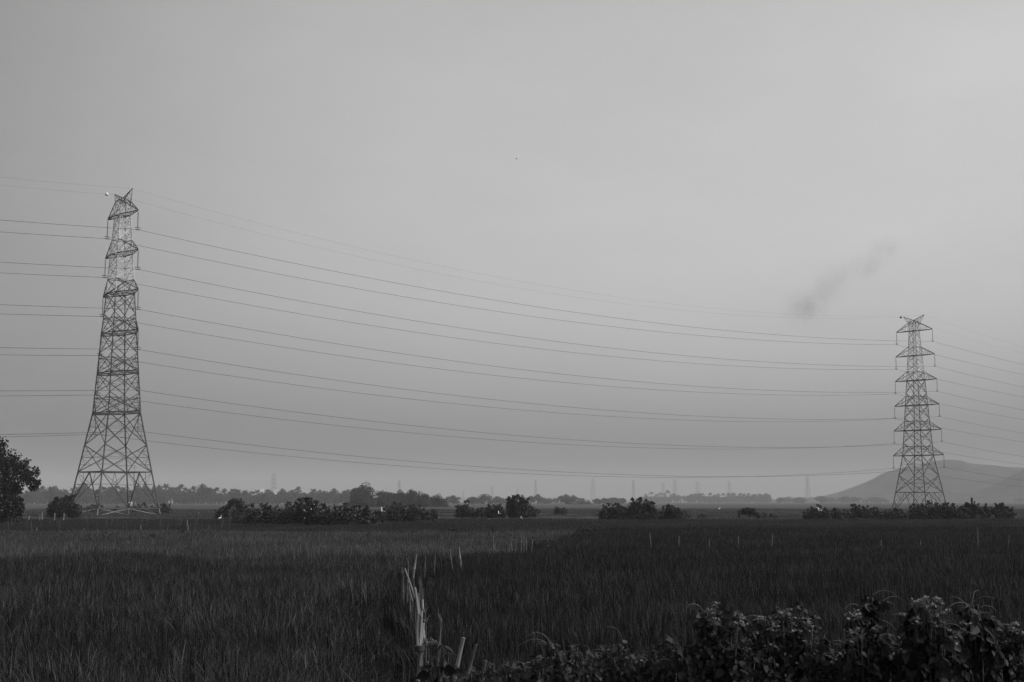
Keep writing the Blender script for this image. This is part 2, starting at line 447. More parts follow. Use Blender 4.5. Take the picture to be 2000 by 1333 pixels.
    for k in range(6):
        for sx in (-1, 1):
            b = MB(); z0 = ARM_Z[k]; tip = Vector((sx * ARM_L[k], 0, z0))
            h0 = W_at(z0) / 2; h1 = W_at(z0 + ARM_H) / 2
            bl = [Vector((sx * h0, y * h0, z0)) for y in (-1, 1)]; tl = [Vector((sx * h1, y * h1, z0 + ARM_H)) for y in (-1, 1)]
            for q in bl: b.angle(q, tip, .15)
            for q in tl: b.angle(q, tip + Vector((0, 0, .1)), .12)
            n = 3
            for s in range(1, n + 1):
                q0, q1 = (s - 1) / n, s / n * .94
                for a, c in zip(bl, tl):
                    b.angle(lerp(a, tip, q0), lerp(c, tip, q1), .06)
                    b.angle(lerp(a, tip, q1), lerp(c, tip, q1), .06)
                b.angle(lerp(bl[0], tip, q0), lerp(bl[1], tip, q1), .06); b.angle(lerp(bl[0], tip, q1), lerp(bl[1], tip, q1), .06)
                b.angle(lerp(tl[0], tip, q0), lerp(tl[1], tip, q1), .05)
            arm = b.build('cross_arm', M['steel'], t)
            ins = MB(); zt, zl = z0 - .1, z0 - 3.55
            ins.tube([(tip.x, 0, zt), (tip.x, 0, zl)], .035, 5)
            for d in range(15):
                zz = zt - .3 - d * .19
                ins.tube([(tip.x, 0, zz + .05), (tip.x, 0, zz), (tip.x, 0, zz - .035)], [.05, .14, .1], 8)
            ins.box((tip.x - .05, -.55, zl + .28), (tip.x + .05, .55, zl + .4)); ins.box((tip.x - .09, -.4, zl - .1), (tip.x + .09, .4, zl + .06))
            ins.build('insulator_string', M['porcelain'], arm)
            tips[(k, sx)] = Vector((tip.x, 0, zl))
    for sx in (-1, 1):
        b = MB(); tip = Vector((sx * 3.5, 0, 58.2)); zt = 56.3; h = W_at(zt) / 2
        r = [Vector((sx * h, -h, zt)), Vector((sx * h, h, zt))]; s2 = [Vector((sx * .15, -.15, 56.9)), Vector((sx * .15, .15, 56.9))]
        rr = [Vector((sx * h, -h, zt - .9)), Vector((sx * h, h, zt - .9))]
        for q in s2: b.angle(q, tip, .12)
        for q in rr: b.angle(q, tip, .1)
        for s in (.3, .6): 
            for a, c in zip(s2, rr): b.angle(lerp(a, tip, s), lerp(c, tip, s), .05); b.angle(lerp(a, tip, s), lerp(c, tip, s - .3), .05)
        for q, c in zip(s2, r): b.angle(q, c, .1); b.angle(q, Vector((-c.x, c.y, zt)), .1)
        b.angle(s2[0], s2[1], .1)
        b.build('earth_wire_peak', M['steel'], t)
        tips[('e', sx)] = Vector((sx * 3.5, 0, 58.1))
    mw = Matrix.Translation(Vector(loc)) @ Matrix.Rotation(rz, 4, 'Z')
    return {k: mw @ v for k, v in tips.items()}, t

TL = P(221.5, 1006, 258); TR = P(1797, 1006, 415)
tipsL, tl_o = make_tower((TL.x, TL.y, 1.25), R(-BETA), 1.25, 'tall lattice pylon at the left, standing beside the round bush with pale lower legs')
tipsR, tr_o = make_tower((TR.x, TR.y, -1.4), R(-BETA), 0, 'lattice pylon at the right, its feet behind the bushes before the hill')
span = Vector((TR.x - TL.x, TR.y - TL.y, 0))

# ------------------------------------------------------------------ power lines
LEVEL = ['lowest', 'second lowest', 'third lowest', 'third highest', 'second highest', 'highest']
def cat_pts(a, b, sag, n=40):
    return [a + (b - a) * (i / n) - Vector((0, 0, 4 * sag * (i / n) * (1 - i / n))) for i in range(n + 1)]
SAG = {0: 5.0, 1: 5.0, 2: 5.0, 3: 5.0, 4: 5.0, 5: 5.0, 'e': 7.4}
wires = {}
for key in tipsL:
    k, sx = key
    a, b = tipsL[key], tipsR[key]
    sg = SAG[k]
    A = a - span * .95 + Vector((0, 0, 3)); Bq = b + span * 1.05 + Vector((0, 0, -4))
    pts = cat_pts(A, a, sg * (.9 if k != 'e' else .62))[:-1] + cat_pts(a, b, sg)[:-1] + cat_pts(b, Bq, sg)
    m = MB(); m.tube(pts, .034 if k != 'e' else .011, 5)
    o = m.build('power_line', M['wire'], smooth=True)
    side = 'arm tips on the side away from the camera' if sx < 0 else 'arm tips on the side towards the camera'
    if k == 'e': lab = 'thin earth wire over the pylon tops, strung from the ' + ('farther' if sx < 0 else 'nearer') + ' peaks'
    else: lab = LEVEL[k] + ' power line hung from the ' + side
    tag(o, lab, 'power line', 'power lines strung between the pylons')
    wires[key] = (a, b, A, Bq)

def marker_ball(p, r, mat, label):
    e = MB(); e.ball((0, 0, 0), r, 16, 10); e.tube([(0, 0, r * .9), (0, 0, r + .06)], .05, 6)
    o = e.build('marker_ball', mat, loc=p, smooth=True); tag(o, label, 'marker ball', 'marker balls on the earth wires')
a, b, A, Bq = wires[('e', -1)]
marker_ball(cat_pts(A, a, SAG['e'] * .62, 300)[298] , .33, M['ball_white'], 'white marker ball on the earth wire beside the top of the big pylon')
marker_ball(cat_pts(a, b, SAG['e'], 200)[199], .34, M['ball_dark'], 'dark marker ball on the earth wire beside the top of the farther pylon')

# far pylons fading in the haze
def far_tower_mesh():
    b = MB()
    for i in range(4):
        for z0, z1 in ((0, 17.2), (17.2, 56.3)): b.angle(corner(i, z0), corner(i, z1), .22)
    zs = [0, 6.5, 11.5, 17.2] + [17.2 + 3.65 * k for k in range(1, 11)]
    for z0, z1 in zip(zs[:-1], zs[1:]):
        for i, j in ((0, 1), (1, 2), (2, 3), (3, 0)):
            b.angle(corner(i, z0), corner(j, z1), .07); b.angle(corner(j, z0), corner(i, z1), .07)
    for k in range(6):
        for sx in (-1, 1):
            z0 = ARM_Z[k]; tip = Vector((sx * ARM_L[k], 0, z0))
            for y in (-1, 1):
                b.angle(Vector((sx * W_at(z0) / 2, y * W_at(z0) / 2, z0)), tip, .12); b.angle(Vector((sx * W_at(z0) / 2, y * W_at(z0) / 2, z0 + 2.6)), tip, .09)
            b.tube([tip, tip - Vector((0, 0, 3.5))], .22, 5)
    for sx in (-1, 1): b.angle((0, 0, 56.5), (sx * 3.5, 0, 58.2), .3)
    return b.mesh('far_transmission_tower', M['steel_far'])
ftm = far_tower_mesh()
FAR = [(535, 925, 1500, 35), (780, 938, 2000, 60), (905, 958, 3000, 20), (961, 950, 2500, 50), (1010, 956, 3300, 40), (1046, 936, 2700, 85), (1158, 935, 2300, 48), (1237, 937, 2700, 70),
       (1295, 942, 3100, 30), (1318, 936, 2600, 50), (1362, 940, 2500, 12), (1424, 940, 2700, 25), (1577, 930, 2300, 60)]
FNAME = ['faint pylon rising above the palm trees at the left', 'faint pylon over the clipped-looking round trees', 'ghostly pylon behind the low ridge, shortest of all', 'ghostly pylon with two slim shafts between the round trees and the dark pair-topped tree',
         'barely visible pylon directly above the dark pair-topped tree', 'thin ghostly pylon just beside the dark pair-topped tree', 'faint pylon beside the hazy dome tree', 'faint pylon above the wide dark thicket',
         'dimmest pylon over the first group of hazy palms', 'faint pylon over the end of the first group of hazy palms', 'faint pylon over the start of the long hazy palm row', 'faint pylon over the end of the long hazy palm row', 'faint pylon standing in front of the hill slope']
for (px, top, D, rz), lab in zip(FAR, FNAME):
    p = P(px, top, D); s = p.z / 58.2
    o = link('far_transmission_tower', ftm, None, (p.x, D, 0)); o.scale = (s, s, s); o.rotation_euler = (0, 0, R(-rz))
    tag(o, lab, 'pylon', 'far pylons fading into the haze')

# ------------------------------------------------------------------ trees and bushes
def crown_arrays(lobes, leaf, dens, r, flat=1.0, sub=10, inner=.55):
    """lobes: list of (center Vector, radius). leaf sprays gathered in sub-clumps over each lobe"""
    Cs = []; Ns = []
    for c, rad in lobes:
        c = np.array(c)
        k = max(4, int(sub))
        dirs = rand_dir(k, r); 
        sc = c + dirs * (rad * r.uniform(.45, .85, (k, 1))) * np.array([1, 1, flat])
        sr = rad * r.uniform(.34, .58, k)
        n = int(2.3 * dens * (rad / leaf) ** 2 / k) + 3
        for q in range(k):
            d = rand_dir(n, r)
            rr = sr[q] * r.uniform(inner, 1.0, (n, 1)) ** .5
            Cs.append(sc[q] + d * rr * np.array([1, 1, .85])); Ns.append(d)
    C = np.concatenate(Cs); Nn = np.concatenate(Ns)
    return C, Nn
def foliage(name, lobes, base, leaf, dens, mat, parent, seed, flat=1.0, sub=10):
    r = np.random.default_rng(seed)
    C, Nn = crown_arrays([((Vector(c) - Vector(base)), rad) for c, rad in lobes], leaf, dens, r, flat, sub)
    C[:, 2] = np.maximum(C[:, 2], .02)
    n = len(C)
    Z = unit(Nn * .8 + rand_dir(n, r)); Y = unit(np.cross(Z, rand_dir(n, r))); X = np.cross(Y, Z)
    s = (leaf * r.uniform(.6, 1.35, (n, 1)))
    V, Fc = place(CL_V, CL_F, C, X * s, Y * s, Z * s)
    return link(name, np_mesh(name, V, Fc, mat), parent)
def woody(name, base, lobes, rad, mat, parent, seed, fork=.35):
    rr = random.Random(seed); b = MB(); base = Vector(base)
    top = sum((Vector(c) for c, _ in lobes), Vector()) / len(lobes) - base
    f = top * fork; f.z = max(.15, top.z * fork)
    jit = Vector((rr.uniform(-.1, .1), rr.uniform(-.1, .1), 0)) * f.z
    b.tube([(0, 0, -.15), f * .5 + jit, f], [rad * 1.3, rad, rad * .85], 8)
    for c, q in lobes:
        t = Vector(c) - base; mid = f + (t - f) * .5 + Vector((0, 0, -.08 * (t - f).length))
        b.tube([f - Vector((0, 0, rad)), mid, t], [rad * .7, rad * .42, rad * .12], 6)
    return b.build(name, mat, parent, smooth=True)

def lobed_plant(name, label, cat, D, px_lobes, trunk_px, leaf, dens, leafmat, seed, group=None, trunk=None, barkmat=None, flat=1., sub=10, spread=.5, fork=.35, fill=None):
    fill = (trunk is None) if fill is None else fill; grow = 1.26 if fill else 1.0
    """px_lobes: (x, y, r) in photo pixels at distance D, given real depth by spread"""
    rr = random.Random(seed)
    base = P(trunk_px, 1000, D); base = Vector((base.x, D, 0))
    lobes = []
    for x, y, r in px_lobes:
        w = r * grow * mpp(D); c = P(x, y, D); c.y += rr.uniform(-1, 1) * spread * max(w, 1.2)
        k = c.y / D; lobes.append((Vector((c.x * k, c.y, CAMZ + (c.z - CAMZ) * k)), w))
    e = empty(name, base); tag(e, label, cat, group)
    # a back row of lobes so the crown is as deep as it is wide
    ex = list(lobes)
    if fill:
        for (c, w) in lobes:
            z = c.z - w * .9
            while z > .1:
                ex.append((Vector((c.x + rr.uniform(-.25, .25) * w, c.y + rr.uniform(-.4, .4) * w, z)), w * rr.uniform(.85, 1.1))); z -= w * .9
    for (c, w) in lobes[::2]:
        ex.append((c + Vector((rr.uniform(-.3, .3) * w, (1 if rr.random() < .5 else -1) * w * .9, -.1 * w)), w * .85))
    for (c, w) in list(lobes) if fill and D < 400 else []:      # ragged sprigs breaking the outline
        for _ in range(3):
            a = rr.uniform(-1.2, 1.2); q = rr.uniform(.95, 1.3)
            ex.append((c + Vector((math.sin(a) * w * q, rr.uniform(-.4, .4) * w, math.cos(a) * w * q)), w * rr.uniform(.16, .3)))
    foliage('crown' if trunk else 'foliage', ex, base, leaf, dens, leafmat, e, seed, flat, sub)
    woody('trunk' if trunk else 'stem', base, ex[:7], trunk or .06, barkmat or M['bark'], e, seed, fork if trunk else .12)
    return e

# big tree cut by the left edge
lobed_plant('broadleaf_tree', 'big dark leafy tree cut by the left edge of the photo', 'tree', 160,
            [(-8, 878, 26), (-35, 900, 45), (8, 905, 24), (24, 900, 20), (38, 912, 18), (48, 905, 9), (52, 926, 15), (58, 938, 13), (70, 922, 9), (66, 947, 11), (73, 942, 8), (40, 935, 20), (15, 935, 28), (-25, 945, 45), (12, 958, 24), (-10, 975, 30), (30, 958, 13), (60, 953, 8), (-55, 960, 50), (-60, 915, 50)],
            -22, .23, 5.2, M['leaf_dark'], 11, trunk=.28, sub=12)
lobed_plant('shrub', 'dark shrub at the foot of the big tree by the left edge', 'bush', 158,
            [(5, 990, 20), (25, 985, 14), (37, 985, 8), (15, 1003, 16), (-15, 995, 25), (28, 1000, 12)], 8, .2, 5, M['leaf_dark'], 12)
lobed_plant('shrub', 'round dark bush standing by the left foot of the big pylon', 'bush', 205,
            [(125, 990, 16), (110, 994, 13), (140, 994, 13), (123, 982, 10), (102, 998, 9), (148, 999, 9), (130, 1000, 13), (115, 1002, 10)], 125, .2, 7, M['leaf_dark'], 13)
lobed_plant('shrub', 'small dim bush beside the right foot of the big pylon', 'bush', 270,
            [(318, 997, 8), (328, 996, 8), (310, 1000, 6)], 320, .22, 5, M['leaf_tree'], 14)
lobed_plant('shrub', 'low dim scrub seen between the legs of the big pylon', 'bush', 300,
            [(175, 996, 8), (190, 997, 7), (265, 997, 8), (282, 996, 8), (296, 998, 6), (225, 998, 7)], 225, .22, 5, M['leaf_tree'], 15)
# thicket in the middle distance: separate bushes
TH = [('umbrella-shaped small dark tree at the left end of the leafy thicket', 'tree', 165, [(455, 984, 10), (466, 981, 10), (472, 988, 9), (446, 990, 7), (466, 994, 8), (441, 994, 4)], 466, .12, 'leaf_dark'),
      ('low bush left of the umbrella-shaped small tree', 'bush', 190, [(433, 1003, 7), (425, 1004, 5), (443, 1004, 6)], 434, 0, 'leaf_dark'),
      ('leafy bush under the umbrella-shaped small tree', 'bush', 150, [(478, 1010, 14), (463, 1014, 9), (495, 1008, 13), (485, 1000, 8)], 480, 0, 'leaf_glint'),
      ('leafy bush with a pointed top, second in the thicket from the umbrella-shaped tree', 'bush', 148, [(523, 1004, 14), (512, 1012, 13), (535, 1010, 12), (524, 994, 7)], 522, 0, 'leaf_glint'),
      ('ragged bush just left of the tallest bush in the thicket', 'bush', 146, [(556, 1010, 14), (545, 1014, 12), (566, 1000, 9)], 556, 0, 'leaf_glint'),
      ('tallest leafy bush in the middle of the thicket', 'bush', 144, [(592, 994, 13), (605, 992, 12), (578, 1003, 14), (600, 1008, 16), (618, 1002, 13), (585, 984, 6), (603, 982, 6)], 598, 0, 'leaf_glint'),
      ('ragged bush just right of the tallest bush in the thicket', 'bush', 143, [(637, 1006, 13), (628, 1014, 13), (650, 1012, 12), (640, 997, 6)], 638, 0, 'leaf_glint'),
      ('dense leafy bush with pale flecks near the right half of the thicket', 'bush', 142, [(668, 1006, 14), (660, 1016, 11), (684, 1008, 13), (676, 995, 7)], 672, 0, 'leaf_glint'),
      ('leafy bush with upright tips before the tall dome tree', 'bush', 144, [(703, 1008, 13), (695, 1016, 10), (715, 1014, 11), (700, 997, 6), (716, 1000, 6)], 704, 0, 'leaf_glint'),
      ('thin low bush at the right end of the leafy thicket', 'bush', 150, [(738, 1015, 10), (728, 1018, 9), (752, 1018, 8), (741, 1006, 6)], 740, 0, 'leaf_glint')]
for i, (lab, cat, D, lb, tx, tr, lm) in enumerate(TH):
    lobed_plant('umbrella_tree' if tr else 'shrub', lab, cat, D, lb, tx, .15, 6 if lm == 'leaf_dark' else 4.2, M[lm], 30 + i, 'bushes of the leafy thicket', trunk=tr or None, sub=9)
MID = [('tall hazy dome-shaped tree, highest on the plain', 640, [(700, 966, 14), (716, 964, 14), (708, 978, 18), (696, 980, 12), (722, 976, 12), (710, 988, 15), (728, 984, 8), (693, 990, 9), (725, 993, 9)], 710, .3),
       ('hazy round tree just right of the dome-shaped tree', 650, [(744, 972, 11), (755, 970, 10), (762, 978, 12), (742, 984, 12), (750, 992, 12), (765, 992, 10)], 752, .25),
       ('hazy flat-topped tree between two rounder ones', 660, [(780, 969, 9), (772, 974, 9), (788, 974, 10), (778, 986, 13), (786, 993, 10)], 780, .25),
       ('hazy broad tree with a bump on its crown', 645, [(802, 968, 9), (808, 975, 13), (822, 975, 13), (830, 978, 9), (805, 988, 13), (824, 990, 13)], 814, .28),
       ('hazy square-topped smaller tree at the end of the round trees', 660, [(846, 977, 8), (858, 976, 8), (866, 981, 7), (850, 988, 11), (862, 990, 9), (872, 993, 5)], 856, .22),
       ('pale hazy dome tree standing alone far off', 1250, [(1138, 983, 8), (1130, 988, 8), (1145, 988, 8), (1122, 992, 7), (1150, 993, 6), (1137, 993, 9)], 1137, .3)]
for i, (lab, D, lb, tx, tr) in enumerate(MID):
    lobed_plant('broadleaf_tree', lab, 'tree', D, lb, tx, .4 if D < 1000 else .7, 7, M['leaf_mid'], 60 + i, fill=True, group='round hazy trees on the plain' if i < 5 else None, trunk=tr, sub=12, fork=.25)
LOW = [('dark low bush under the hazy round trees', 230, [(765, 996, 8), (775, 998, 9), (783, 997, 8), (757, 1001, 7), (770, 1004, 8)], 770, 'leaf_dark'),
       ('dark low bush under the hazy broad tree', 235, [(800, 999, 7), (812, 998, 8), (820, 1001, 7), (806, 1004, 8)], 810, 'leaf_dark'),
       ('low scrub at the end of the hazy round trees', 250, [(840, 1006, 5), (850, 1006, 5), (846, 1002, 4)], 845, 'leaf_tree'),
       ('dim ragged bush left of the mound-shaped bush', 220, [(903, 994, 8), (912, 990, 7), (896, 1001, 8), (910, 1003, 9), (920, 1000, 6)], 907, 'leaf_tree'),
       ('dark mound-shaped bush beside the pair-topped tree', 215, [(960, 997, 7), (970, 996, 8), (950, 1002, 8), (965, 1005, 9), (978, 1003, 7), (938, 1006, 6)], 962, 'leaf_dark'),
       ('small bush right of the pair-topped tree', 220, [(1040, 1000, 7), (1035, 1006, 6), (1046, 1004, 6)], 1040, 'leaf_tree'),
       ('small flat-topped dark bush standing alone in the middle of the plain', 260, [(1089, 999, 5), (1096, 999, 5), (1102, 1001, 4), (1086, 1002, 3)], 1094, 'leaf_dark'),
       ('dense dark end of the wide thicket, nearest the lone dome tree', 185, [(1180, 1003, 9), (1190, 998, 8), (1204, 998, 9), (1215, 1000, 9), (1195, 1009, 10), (1212, 1010, 9), (1176, 1010, 6), (1182, 1014, 5)], 1198, 'leaf_dark'),
       ('low fern-like bush in front of the wide thicket', 180, [(1258, 1013, 8), (1248, 1014, 6), (1268, 1014, 6)], 1258, 'leaf_dark'),
       ('solid dome-shaped black bush right of the wide thicket', 188, [(1310, 1003, 12), (1298, 1008, 11), (1322, 1007, 10), (1312, 1012, 11), (1330, 1013, 6), (1290, 1012, 7), (1308, 999, 8)], 1310, 'leaf_dark'),
       ('tiny bush in the open right of the dome-shaped black bush', 210, [(1369, 1012, 5), (1375, 1013, 4), (1365, 1014, 3)], 1370, 'leaf_dark'),
       ('thin ragged scrub touching the dome-shaped black bush', 195, [(1343, 1014, 5), (1350, 1014, 4)], 1345, 'leaf_tree'),
       ('low spreading scrub right of the small flat-crowned tree', 200, [(1494, 1013, 6), (1504, 1014, 6), (1514, 1016, 5)], 1504, 'leaf_tree'),
       ('dark bush at the left end of the row before the hill', 190, [(1595, 1002, 9), (1583, 1005, 8), (1575, 1010, 7), (1606, 1006, 9), (1615, 1011, 7), (1590, 1011, 9)], 1594, 'leaf_dark'),
       ('second dark bush of the row before the hill, low and round', 192, [(1636, 1006, 8), (1625, 1010, 7), (1648, 1008, 8), (1640, 1013, 8)], 1637, 'leaf_dark'),
       ('taller bush of the row before the hill, with a peaked top', 196, [(1674, 1000, 9), (1668, 1007, 8), (1683, 1006, 9), (1676, 1012, 9)], 1675, 'leaf_tree'),
       ('round-shouldered bush of the row, right of the peaked one', 196, [(1698, 1001, 8), (1708, 1003, 8), (1692, 1008, 8), (1704, 1012, 9), (1714, 1010, 6)], 1702, 'leaf_tree'),
       ('low bush hiding the left leg of the farther pylon', 190, [(1733, 1008, 7), (1745, 1006, 8), (1757, 1009, 8), (1742, 1013, 7), (1765, 1012, 6)], 1746, 'leaf_dark'),
       ('wide flat-topped dark bush in front of the farther pylon', 188, [(1795, 998, 11), (1808, 996, 10), (1822, 996, 10), (1836, 996, 10), (1850, 997, 10), (1862, 1000, 9), (1790, 1008, 10), (1810, 1009, 12), (1832, 1009, 12), (1852, 1009, 11), (1785, 1003, 7)], 1825, 'leaf_dark')]
LOW += [('ragged low scrub trailing off the right end of the leafy thicket', 165, [(775, 1010, 9), (792, 1008, 9), (762, 1012, 8), (808, 1010, 8)], 785, 'leaf_dark'),
        ('last low clump of scrub right of the leafy thicket, half hidden in grass', 175, [(826, 1010, 7), (838, 1011, 6), (848, 1012, 5)], 836, 'leaf_dark'),
        ('low scrub joining the mound-shaped bush and the ragged bush', 200, [(930, 1006, 7), (940, 1004, 7), (925, 1009, 6)], 932, 'leaf_dark'),
        ('low scrub filling the gap right of the second dark bush of the row', 194, [(1658, 1009, 6), (1652, 1012, 6), (1722, 1010, 7), (1718, 1013, 6)], 1690, 'leaf_dark'),
        ('dark low growth under the plumed bushes', 187, [(1880, 1008, 10), (1900, 1007, 11), (1925, 1008, 11), (1950, 1008, 11), (1970, 1011, 8)], 1925, 'leaf_dark')]
for i, (lab, D, lb, tx, lm) in enumerate(LOW):
    lobed_plant('shrub', lab, 'bush', D, lb, tx, .17, 6.5, M[lm], 90 + i, 'low bushes along the far field edge', sub=9)
lobed_plant('broadleaf_tree', 'dark upright tree with a pair of tops in the middle of the plain', 'tree', 215,
            [(1001, 980, 7), (1007, 976, 6), (1020, 976, 7), (1025, 982, 7), (997, 988, 8), (1010, 990, 12), (1024, 993, 9), (999, 1001, 8), (1015, 1003, 10), (1028, 1003, 7)], 1012, .18, 6, M['leaf_dark'], 120, trunk=.16, fill=True)
lobed_plant('broadleaf_tree', 'tall dark tree at the right end of the wide thicket', 'tree', 186,
            [(1240, 988, 9), (1252, 990, 10), (1266, 988, 8), (1270, 995, 9), (1235, 999, 10), (1250, 1003, 12), (1268, 1005, 9), (1228, 1008, 7), (1276, 1002, 5)], 1252, .18, 6, M['leaf_dark'], 121, trunk=.16, fill=True)
lobed_plant('umbrella_tree', 'small flat-crowned dark tree with a thin pale trunk', 'tree', 186,
            [(1452, 998, 7), (1462, 997, 7), (1472, 999, 7), (1446, 1003, 6), (1460, 1003, 7), (1475, 1005, 6), (1480, 1009, 5), (1443, 1010, 3)], 1469, .13, 7, M['leaf_dark'], 122, trunk=.1, barkmat=M['bark_pale'], fork=.55)

# upright plume-like shrubs right of the pylon
def plume_shrub(label, D, px, top, width, nst, seed):
    r = np.random.default_rng(seed); rr = random.Random(seed)
    base = P(px, 1000, D); base = Vector((base.x, D, 0)); H = P(px, top, D).z; w = width * mpp(D)
    e = empty('plume_shrub', base); tag(e, label, 'bush', 'upright plume-like bushes')
    st = MB(); Cs = []; Ys = []
    for i in range(nst):
        a = rr.uniform(0, 2 * math.pi); q = rr.uniform(0, 1) ** .6
        h = H * (1 - .42 * q ** 1.5) * rr.uniform(.72, 1.05)
        tip = Vector((math.cos(a) * q * w, math.sin(a) * q * w, h)); mid = Vector((tip.x * .35, tip.y * .35, h * .55))
        st.tube([(0, 0, 0), mid, tip], [.05, .03, .008], 5)
        for s in np.linspace(.3, 1, 34):
            p = (1 - s) ** 2 * Vector((0, 0, 0)) + 2 * s * (1 - s) * mid + s * s * tip
            for _ in range(4):
                Cs.append(p + Vector((rr.gauss(0, .045), rr.gauss(0, .045), rr.gauss(0, .03))))
                d = (tip - mid).normalized() + Vector((rr.gauss(0, .4), rr.gauss(0, .4), rr.gauss(0, .3))); Ys.append(d.normalized())
    st.build('stem', M['bark'], e, smooth=True)
    C = np.array(Cs); Y = np.array(Ys); n = len(C)
    Z = unit(np.cross(Y, rand_dir(n, r))); X = np.cross(Y, Z); s = r.uniform(.14, .3, (n, 1))
    V, Fc = place(CL_V, CL_F, C, X * s * .5, Y * s, Z * s)
    link('foliage', np_mesh('foliage', V, Fc, M['leaf_dark']), e)
plume_shrub('low feathery bush between the wide flat-topped bush and the tall plumed one', 192, 1880, 988, 18, 16, 201)
plume_shrub('tallest plumed bush with spiky upright tips, right of the farther pylon', 190, 1897, 976, 26, 30, 202)
plume_shrub('middle plumed bush leaning between the two taller plumed ones', 193, 1926, 987, 20, 20, 203)
plume_shrub('broad plumed bush with spiky tips at the right end of the bushes', 190, 1951, 981, 28, 30, 204)
plume_shrub('short plumed bush at the very end of the row, leaning outward', 191, 1972, 993, 16, 14, 205)

# far tree lines: prototypes then copies
def make_palm(name, h, seed):
    rr = random.Random(seed); e = empty(name, (0, 0, 0))
    b = MB(); lean = rr.uniform(-.12, .12) * h
    top = Vector((lean, 0, h))
    b.tube([(0, 0, -.1), (lean * .2, 0, h * .4), (lean * .6, 0, h * .75), top], [.22, .17, .14, .13], 7)
    b.build('trunk', M['bark'], e, smooth=True)
    f = MB()
    for i in range(18):
        a = 2 * math.pi * i / 18 + rr.uniform(-.15, .15); el = rr.uniform(-.35, 1.2); Ln = rr.uniform(2.1, 2.9)
        d = Vector((math.cos(a) * math.cos(el), math.sin(a) * math.cos(el), math.sin(el)))
        side = Vector((-math.sin(a), math.cos(a), 0)); prev = None
        for s in range(7):
            t = s / 6; p = top + d * Ln * t + Vector((0, 0, -1.0 * t * t * Ln * .45)); w = .5 * math.sin(math.pi * min(1, .12 + t * .88)) + .03
            cur = (p, p + side * w + Vector((0, 0, -w * .55)), p - side * w + Vector((0, 0, -w * .55)))
            if prev:
                f.add([prev[0], cur[0], cur[1], prev[1]], [[0, 1, 2, 3]]); f.add([prev[0], prev[2], cur[2], cur[0]], [[0, 1, 2, 3]])
            prev = cur
    f.build('crown', M['palm'], e)
    return e
def make_far_tree(name, h, w, seed):
    rr = random.Random(seed); e = empty(name, (0, 0, 0)); lobes = []
    for i in range(9):
        a = rr.uniform(0, 6.28); q = rr.uniform(.1, .75) * w / 2
        lobes.append((Vector((math.cos(a) * q, math.sin(a) * q, h * rr.uniform(.3, .78))), w * rr.uniform(.2, .3)))
    lobes.append((Vector((0, 0, h * .82)), h * .18))
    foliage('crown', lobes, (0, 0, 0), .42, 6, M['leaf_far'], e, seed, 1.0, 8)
    woody('trunk', (0, 0, 0), lobes[:5], .22, M['bark'], e, seed)
    return e
palms = [make_palm('palm_tree', 7.0, 301), make_palm('palm_tree', 7.6, 302), make_palm('palm_tree', 6.3, 303)]
ftrees = [make_far_tree('broadleaf_tree', 6.5, 7, 311), make_far_tree('broadleaf_tree', 5.6, 8, 312), make_far_tree('broadleaf_tree', 7, 6, 313), make_far_tree('broadleaf_tree', 4.6, 6.5, 314)]
used = set()
def put(protos, px, D, scale, rz, label, cat, group, wide=1.0):
    p = random.choice(protos)
    if p.name not in used: used.add(p.name); o = p
    else: o = copy_tree(p)
    q = P(px, 980, D); o.location = (q.x, D, 0); o.scale = (scale * wide, scale * wide, scale); o.rotation_euler = (0, 0, rz)
    tag(o, label, cat, group); return o
random.seed(21)
x = -130
while x < 700:
    D = random.uniform(1320, 1560); sc = 2.05 * random.uniform(.75, 1.2) * (1.12 if x < 420 else .95)
    put(ftrees, x, D, sc, random.uniform(0, 6.28), 'hazy broadleaf tree in the long far tree line at the left', 'tree', 'far tree line at the left')
    x += random.uniform(4.5, 8)
for px in [62, 72, 85, 100, 118, 140, 163, 172, 200, 226, 318, 333, 350, 366, 379, 394, 409, 421, 436, 455, 468, 481, 492, 500, 521, 553, 580, 616, 648, 655, 672]:
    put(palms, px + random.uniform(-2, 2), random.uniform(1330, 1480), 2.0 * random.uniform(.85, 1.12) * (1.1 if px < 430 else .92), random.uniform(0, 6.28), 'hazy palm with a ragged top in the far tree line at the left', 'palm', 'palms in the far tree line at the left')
for px in [1272, 1281, 1290, 1298, 1306, 1317]:
    put(palms, px, random.uniform(2900, 3050), 2.6 * random.uniform(.95, 1.15), random.uniform(0, 6), 'pale palm in the short hazy row behind the dome-shaped black bush', 'palm', 'short hazy palm row')
for px in [1352, 1364, 1372, 1386, 1395, 1404, 1414, 1425, 1436, 1447, 1455, 1464, 1474, 1483]:
    put(palms, px, random.uniform(2700, 2900), 2.35 * random.uniform(.9, 1.1), random.uniform(0, 6), 'pale palm in the long hazy row behind the flat-crowned tree', 'palm', 'long hazy palm row')
for px in [1262, 1270, 1283, 1294, 1306, 1318, 1255, 1278, 1288, 1300, 1312, 1325, 1337]:
    put(ftrees, px, random.uniform(2900, 3050), 2.6 * random.uniform(.75, 1.05), random.uniform(0, 6), 'pale tree under the short hazy palm row', 'tree', 'trees under the short hazy palm row')
for px in [1346, 1358, 1366, 1388, 1411, 1429, 1445, 1461, 1479, 1486, 1494, 1350, 1375, 1381, 1396, 1403, 1420, 1437, 1452, 1470, 1490, 1498, 1502]:
    put(ftrees, px, random.uniform(2700, 2900), 2.6 * random.uniform(.8, 1.1), random.uniform(0, 6), 'pale tree under the long hazy palm row', 'tree', 'trees under the long hazy palm row')
